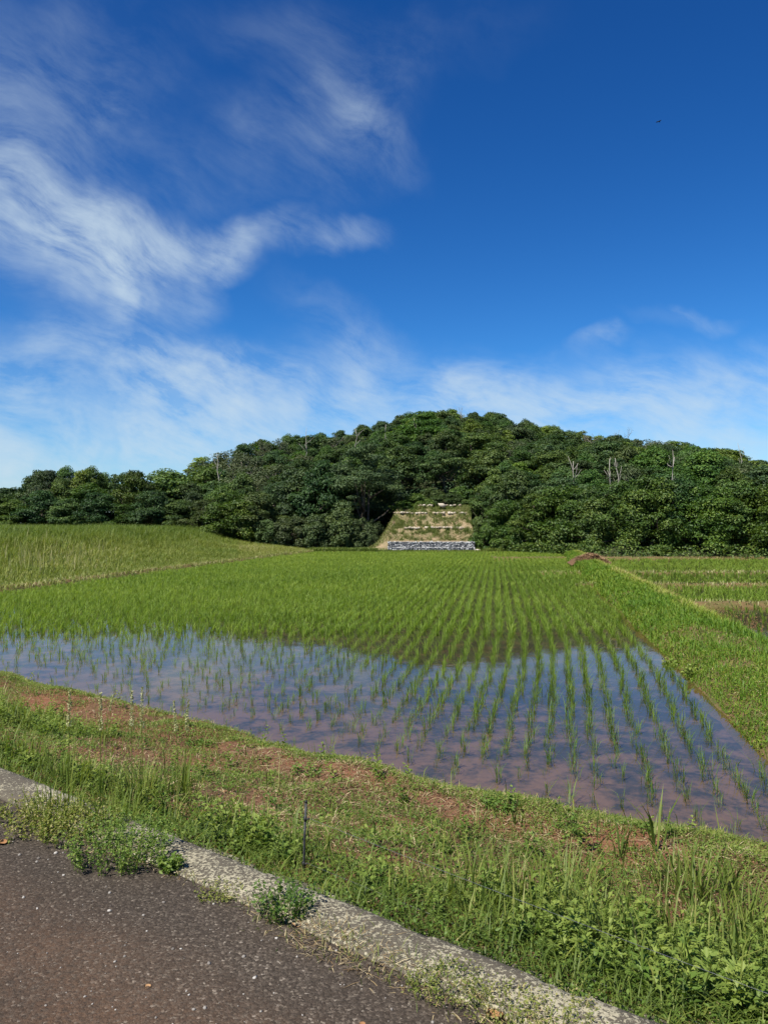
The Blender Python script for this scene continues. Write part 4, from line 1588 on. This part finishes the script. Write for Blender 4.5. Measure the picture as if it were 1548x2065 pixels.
# clippings and dead stalks
s, t = verge_pts(110000, 2.4, 6.0)
lu = lush(s, t)
m = rand(len(s)) < (.22 + .6 * sstep(fbm(s * 1.2 + 90, t * 1.2), .45, .62)) * (1 - .7 * lu)
s, t = s[m], t[m]
n = len(s)
blades(litter, vP(s, t, .004), rand(n, .004, .018), rand(n, .003, .006), rand(n, 0, 6.28), rand(n, 3, 9), rand(n) ** 1.3, .3)
s, t = verge_pts(420, 3.0, 5.8, -10, 2)
for i in range(len(s)):
    a = RNG.random() * 6.28
    L = rand(1, .05, .18)[0]
    p0 = np.array([s[i], t[i]])
    q = np.stack([p0 + np.array([math.cos(a), math.sin(a)]) * L * f for f in (0, .5, 1)])
    P = vP(q[:, 0], q[:, 1], .012)
    P[1] += RNG.normal(size=3) * .01
    tube(litter, P, .002, 3, RNG.random(), False)
# crumbs of earth
clods = Buf()
s, t = verge_pts(5000, 2.4, 6.0, -10, 2.6)
m = rand(len(s)) < .15 + .8 * bare_soil(s, t)
s, t = s[m], t[m]
stone_heap(clods, vP(s, t, .002), rand(len(s), .004, .017), rand(len(s)))
tag(obj('verge_grass', grass.mesh('verge_grass', M['grass'])), 'short patchy grass covering the earth bank', 'grass', kind='stuff')
tag(obj('verge_herbs', herb.mesh('verge_herbs', M['herb'])), 'leafy green weeds spread over the earth bank', 'ground cover', kind='stuff')
tag(obj('verge_litter', litter.mesh('verge_litter', M['litter'])), 'dry clippings and dead stalks on the earth bank', 'litter', kind='stuff')
M['clod'] = mat_tint('soil_clod', [(0, (.08, .04, .022)), (1, (.20, .11, .06))])
tag(obj('soil_clods', clods.mesh('soil_clods', M['clod'])), 'small reddish clods of earth on the bank', 'soil', kind='stuff')


# single plants that stand out
PL = [
    # name, px, py, n, h, spread, mat, leafy, leafsize, tone, width, lean, label
    ('tall_grass_clump', 500, 1690, 90, .34, .13, 'grass', 0, 0, (.2, .6), .007, (.05, .35), 'tall dark green grass clump behind the kerb, left of the thin post'),
    ('tall_grass_clump', 318, 1600, 60, .28, .10, 'grass', 0, 0, (.1, .5), .006, (.05, .3), 'dark upright grass tuft on the bank left of the bare red soil'),
    ('tall_grass_clump', 985, 1775, 80, .30, .14, 'grass', 0, 0, (.25, .6), .007, (.05, .5), 'loose green grass tuft behind the kerb, first right of the thin post'),
    ('tall_grass_clump', 1145, 1790, 70, .36, .16, 'grass', 0, 0, (.25, .65), .008, (.1, .6), 'broad-bladed grass clump in the lush weeds below the bare bank end'),
    ('tall_grass_clump', 1390, 1800, 110, .40, .22, 'grass', 0, 0, (.3, .7), .009, (.1, .6), 'large bright grass clump in the weeds near the right edge'),
    ('tall_grass_clump', 1500, 1880, 110, .36, .2, 'grass', 0, 0, (.3, .75), .008, (.1, .6), 'bright grass clump cut by the right edge above the lower wire'),
    ('reed_shoot', 1322, 1712, 7, .60, .03, 'grass', 0, 0, (.25, .6), .016, (.1, .45), 'tallest reed shoot with arching blades against the muddy water'),
    ('reed_shoot', 1245, 1730, 6, .46, .05, 'grass', 0, 0, (.1, .35), .013, (.1, .35), 'dark reed shoot left of the tallest one'),
    ('reed_shoot', 1040, 1660, 4, .30, .03, 'grass', 0, 0, (.1, .35), .012, (.05, .3), 'thin reed shoot alone at the bank crest'),
    ('reed_shoot', 1470, 1790, 8, .42, .06, 'grass', 0, 0, (.2, .5), .013, (.1, .5), 'reed shoot right of the tallest one in the weeds'),
    ('water_grass', 1542, 1690, 120, .2, .12, 'grass', 0, 0, (.4, .75), .005, (.05, .3), 'round bright grass tuft at the water corner on the right edge'),
    ('bushy_weed', 245, 1728, 200, .24, .2, 'herb', 3000, .015, (.3, .9), .003, (.1, .5), 'bushy fine-leaved green weed leaning over the kerb onto the road'),
    ('bushy_weed', 578, 1830, 110, .15, .10, 'herb', 420, .02, (.05, .6), .004, (.1, .6), 'dark leafy weed growing from the kerb joint below the thin post'),
    ('bushy_weed', 345, 1745, 26, .06, .035, 'herb', 420, .022, (.4, .8), .003, (.3, .9), 'tiny green weed at the road edge right of the bushy one'),
    ('bushy_weed', 445, 1800, 90, .05, .08, 'grass', 420, .012, (.5, .95), .003, (.3, .9), 'low yellowish weed along the road edge left of the dark leafy one'),
    ('stonecrop_patch', 60, 1655, 160, .10, .26, 'grass', 2600, .016, (.5, 1.0), .003, (.1, .6), 'yellow-green stonecrop patch over the kerb at the left edge'),
    ('stonecrop_patch', 160, 1668, 140, .11, .20, 'grass', 2200, .016, (.4, .95), .003, (.1, .6), 'yellowish stonecrop patch beside the bushy weed'),
    ('tall_grass_clump', 120, 1640, 70, .30, .16, 'grass', 0, 0, (.4, .8), .005, (.05, .3), 'pale upright grass growing through the stonecrop'),
    ('tall_grass_clump', 235, 1655, 60, .30, .12, 'grass', 0, 0, (.3, .7), .005, (.05, .3), 'green upright grass behind the bushy kerb weed'),
    ('tall_grass_clump', 268, 1610, 80, .42, .15, 'grass', 0, 0, (.45, .85), .005, (.05, .3), 'tall pale grass clump around the thickest seed spike'),
    ('tall_grass_clump', 150, 1585, 80, .40, .16, 'grass', 0, 0, (.4, .8), .005, (.05, .35), 'tall grass clump under the leftmost seed spike'),
    ('tall_grass_clump', 40, 1530, 90, .36, .2, 'grass', 0, 0, (.3, .7), .006, (.05, .4), 'thick grass clump behind the kerb at the left edge'),
    ('tall_grass_clump', 372, 1600, 60, .34, .12, 'grass', 0, 0, (.35, .7), .005, (.05, .35), 'grass clump under the sixth seed spike'),
    ('moss_patch', 900, 1985, 160, .07, .12, 'grass', 900, .010, (.3, .95), .002, (.2, .9), 'olive moss and fine weeds on the kerb front, lower middle'),
    ('moss_patch', 1020, 2040, 160, .06, .13, 'grass', 700, .010, (.5, 1.0), .002, (.2, .9), 'yellow-brown moss patch at the kerb foot near the bottom edge'),
    ('moss_patch', 1130, 2050, 120, .07, .12, 'grass', 700, .010, (.45, 1.0), .002, (.2, .9), 'brownish moss patch on the kerb, lowest in the picture'),
    ('dry_grass_tuft', 665, 1890, 160, .05, .12, 'litter', 0, 0, (.1, .8), .003, (.8, 2.5), 'flat dry grass tuft on the road edge right of the dark weed'),
    ('dry_grass_tuft', 745, 1925, 140, .04, .10, 'litter', 0, 0, (.1, .8), .003, (.8, 2.5), 'matted reddish dry roots at the kerb foot'),
    ('dry_grass_tuft', 1420, 2050, 260, .04, .22, 'litter', 0, 0, (.2, 1.0), .003, (1.0, 3.0), 'pale dry grass mat at the bottom right corner'),
    ('leafy_herb', 1010, 1625, 30, .08, .12, 'herb', 200, .035, (.3, .7), .004, (.2, .8), 'fresh green leafy herb on the bank right of the bare red soil'),
    ('leafy_herb', 620, 1560, 24, .09, .12, 'herb', 150, .035, (.3, .7), .004, (.2, .8), 'green leafy herb on the crest above the thin post'),
    ('leafy_herb', 400, 1505, 24, .07, .13, 'herb', 160, .035, (.25, .6), .004, (.2, .8), 'green leafy herb just left of the bare red soil'),
    ('leafy_herb', 1160, 1690, 10, .22, .05, 'herb', 60, .04, (.3, .7), .004, (.05, .25), 'upright leafy seedling on the crest before the muddy water'),
]
for i, (nm, px, py, n, h, sp, mt, lf, ls, tone, w, lean, lab) in enumerate(PL):
    weed_stalks(nm, hit(px, py, vz), n, h, sp, mt, 500 + i, lab, 'weed' if 'grass' not in nm and 'reed' not in nm else 'grass', lf, ls or .03, None, tone, w, lean)

RNG = np.random.default_rng(650)
kg, kl = Buf(), Buf()
s = rand(9000, -9, 2)
dens = fbm(s * 1.6 + 3, s * 0 + 1)
m = rand(len(s)) < sstep(dens, .42, .62)
s, dens = s[m], dens[m]
t = T_KERB0 - .01 + RNG.normal(size=len(s)) * (.012 + .05 * sstep(dens, .5, .65))
x, y = st_xy(s, t)
z = np.where(t > T_KERB0, KERB_Z, ROAD_Z) - .004
a = rand(len(s)) < .55
n = a.sum()
blades(kg, np.stack([x, y, z], 1)[a], rand(n, .012, .055), .0025, rand(n, 0, 6.28), rand(n, .3, 1.5), np.clip(.6 + RNG.normal(size=n) * .25, 0, 1), rand(n, 0, .4))
n = (~a).sum()
blades(kl, np.stack([x, y, z + .004], 1)[~a], rand(n, .003, .012), .003, rand(n, 0, 6.28), rand(n, 3, 8), rand(n), .3)
# soil and weeds in the gap behind the kerb
s = rand(12000, -9, 2)
t = rand(12000, 2.39, 2.62)
m = rand(12000) < sstep(fbm(s * 2.1 + 11, t * 2), .40, .6)
s, t = s[m], t[m]
n = len(s)
blades(kg, vP(s, t, 0), rand(n, .015, .07), .003, rand(n, 0, 6.28), rand(n, .2, 1.2), np.clip(.5 + RNG.normal(size=n) * .2, 0, 1), rand(n, 0, .3))
tag(obj('kerb_grass', kg.mesh('kerb_grass', M['grass'])), 'thin grass sprouting along both sides of the kerb', 'grass', kind='stuff')
tag(obj('kerb_litter', kl.mesh('kerb_litter', M['litter'])), 'dry bits gathered along the road edge at the kerb', 'litter', kind='stuff')

# grass with pale seed spikes on the left
for i, (px, pb, ptop, dx, lab) in enumerate([
        (141, 1620, 1388, 2, 'pale seed spike furthest left on the bank'), (205, 1630, 1395, 0, 'thin seed spike second from the left on the bank'),
        (268, 1640, 1392, 0, 'thickest pale seed spike, third from the left'), (288, 1635, 1384, 1, 'tall seed spike close right of the thickest one'),
        (362, 1600, 1412, -10, 'greenish seed spike fifth from the left'), (374, 1610, 1408, 8, 'pale seed spike sixth from the left'),
        (214, 1500, 1398, 18, 'white slanting seed spike on the right of the group')]):
    p0 = hit(px, pb, vz)
    RNG = np.random.default_rng(600 + i)
    hh = (pb - ptop) / FPX * p0[1]
    off = dx / FPX * p0[1]
    root = bpy.data.objects.new('spike_grass', None)
    root.location = tuple(p0)
    col.objects.link(root)
    tag(root, lab, 'grass', 'seed spikes on the left bank')
    b = Buf()
    ps = np.array([(0, 0, -.02), (off * .2, .01, hh * .4), (off * .6, .0, hh * .75), (off, 0, hh)])
    tube(b, ps, [.0025, .002, .0017, .001], 4, .5)
    blades(b, np.zeros((7, 3)) + RNG.normal(size=(7, 3)) * .01, rand(7, .35, .6) * hh, .006, rand(7, 0, 6.28), rand(7, .15, .5), rand(7, .4, .7))
    obj('stem', b.mesh('stem', M['grass']), root)
    b = Buf()
    n = 150
    f = rand(n, .68, 1.0)
    Q = np.stack([np.interp(f, [0, .4, .75, 1], ps[:, 0]), 0 * f, hh * f], 1)
    a = rand(n, 0, 6.28)
    dd = np.stack([np.cos(a), np.sin(a), np.full(n, 1.2)], 1)
    Q = Q + np.stack([np.cos(a), np.sin(a), 0 * a], 1) * (.008 * (1.05 - f)[:, None] * 3 + .003)
    leaves(b, Q, RNG.normal(size=(n, 3)), rand(n, .011, .018), rand(n), .4, .1, spin=dd)
    obj('seed_head', b.mesh('seed_head', M['seed']), root)

# ------------------------------------------------------------------ electric fence: thin post, insulators, two wires
p0 = hit(612, 1762, vz)
post = bpy.data.objects.new('fence_post', None)
post.location = tuple(p0)
col.objects.link(post)
tag(post, 'thin dark fence post standing at the back of the kerb', 'fence post')
top = np.array([.014, 0, .345])
b = Buf()
tube(b, [(0, 0, -.15), tuple(top * .5), tuple(top)], .0058, 8)
obj('stake', b.mesh('stake', M['post'], True), post)
b = Buf()
tube(b, [tuple(top * .985), tuple(top * 1.01)], .0068, 8)
obj('cap', b.mesh('cap', M['insulator'], True), post)
attach = []
for f in (.77, .17):
    b = Buf()
    c = top * f
    tube(b, [tuple(c + np.array([0, 0, -.011])), tuple(c), tuple(c + np.array([0, 0, .011]))], [.0075, .0095, .0075], 8)
    tube(b, [tuple(c), tuple(c + np.array([.012, -.006, 0])), tuple(c + np.array([.020, -.006, .006]))], .0035, 6)
    obj('insulator', b.mesh('insulator', M['insulator'], True), post)
    attach.append(p0 + c + np.array([.018, -.006, .004]))
e1 = np.array(px_dir(1494, 2036), float) / FPX
for k, a in enumerate(attach):
    x2, y2 = st_xy(2.0, 2.46)
    end = np.array([float(x2), float(y2), a[2] + (.0 if k else -.05)])
    b = Buf()
    ff = np.linspace(0, 1, 15)
    P = a[None] + (end - a)[None] * ff[:, None]
    P[:, 2] -= (.03 if k == 0 else .015) * 4 * ff * (1 - ff)
    tube(b, P, .0009, 4)
    tag(obj('fence_wire', b.mesh('fence_wire', M['wire'])), ['upper thin wire running from the post across the weeds to the right',
                                                            'lower thin wire running from the post along the kerb to the right'][k], 'wire', 'electric fence wires')

# ------------------------------------------------------------------ loose bits on the road
RNG = np.random.default_rng(140)
b = Buf()
n = 1700
s = rand(n, -6, 1.5)
t = 2.1 - rand(n) ** 1.2 * 3.2
x, y = st_xy(s, t)
zz = ROAD_Z + (fbm(s * .7, t * .7) - .5) * .03 - .012 * (t - 2)
stone_heap(b, np.stack([x, y, zz + .001], 1), .0025 + .006 * rand(n) ** 3, rand(n) ** .8)
tag(obj('gravel', b.mesh('gravel', M['gravel'])), 'small pale stones loose on the asphalt', 'gravel', kind='stuff')
for px, py, sz, lab in ((78, 1905, .011, 'largest white pebble on the asphalt at lower left'), (118, 1718, .010, 'pale pebble on the asphalt below the stonecrop'),
                        (516, 1966, .008, 'pale pebble on the asphalt at bottom middle'), (2, 1885, .013, 'grey stone on the asphalt at the left edge')):
    p = hit(px, py, vz)
    b = Buf()
    stone_heap(b, np.array([[0, 0, sz * .4]]), np.array([sz]), np.array([.95]))
    tag(obj('pebble', b.mesh('pebble', M['gravel']), loc=tuple(p)), lab, 'pebble', 'pebbles on the road')
for i, (px, py, sz, yaw, lab) in enumerate([(8, 1699, .048, 1.2, 'round tan dead leaf on the asphalt at the left edge'), (995, 2045, .055, 2.3, 'orange-brown dead leaf on the road at the bottom edge'),
                                            (302, 1985, .022, 0, 'small brown dead leaf in the middle of the asphalt'), (598, 1862, .04, .6, 'curled brown leaf at the road edge under the dark weed'),
                                            (730, 2060, .02, .6, 'tan dead leaf on the asphalt at the very bottom')]):
    p = hit(px, py, vz)
    uu, vv2 = np.meshgrid(np.linspace(-1, 1, 9), np.linspace(-1, 1, 5))
    wv_ = np.sqrt(np.maximum(1 - uu ** 2, 0)) * .5
    Xl = uu * sz * .5
    Yl = vv2 * wv_ * sz
    Zl = .004 + (vv2 ** 2 * .18 + uu ** 2 * .12) * sz
    me = grid('dead_leaf', Xl, Yl, Zl, M['deadleaf'])
    at = me.attributes.new('tint', 'FLOAT', 'POINT')
    at.data.foreach_set('value', (np.full(len(me.vertices), .35 + .15 * i % .6)).astype(np.float32))
    o = obj('dead_leaf', me, loc=tuple(p))
    o.rotation_euler = (.1, .08, yaw)
    tag(o, lab, 'leaf', 'dead leaves on the road')

# bird far off in the sky
dv = np.array(px_dir(1332, 239), float)
dv = dv / np.linalg.norm(dv) * 150
b = Buf()
tube(b, [(-.32, 0, 0), (-.15, 0, .02), (.05, 0, .02), (.2, 0, .0), (.3, 0, .0)], [.01, .07, .085, .05, .01], 8)
for sg in (-1, 1):
    V = [(.10, sg * .05, .03), (-.12, sg * .05, .03), (.16, sg * .35, .12), (-.08, sg * .36, .12), (.02, sg * .75, .05), (-.08, sg * .70, .05)]
    V2 = [(a, c, z - .015) for a, c, z in V]
    b.add(np.array(V + V2), F4=np.array([(0, 1, 3, 2), (2, 3, 5, 4), (6, 8, 9, 7), (8, 10, 11, 9), (0, 2, 8, 6), (2, 4, 10, 8), (1, 7, 9, 3), (3, 9, 11, 5)]))
b.add(np.array([(-.28, -.03, .0), (-.28, .03, .0), (-.46, .08, .0), (-.46, -.08, .0)]), F4=np.array([(0, 1, 2, 3)]))
o = obj('bird', b.mesh('bird', M['bird']), loc=tuple(dv + np.array([0, 0, CAMZ])))
o.rotation_euler = (.2, .0, .3)
tag(o, 'small dark bird flying high in the blue sky at right', 'bird')
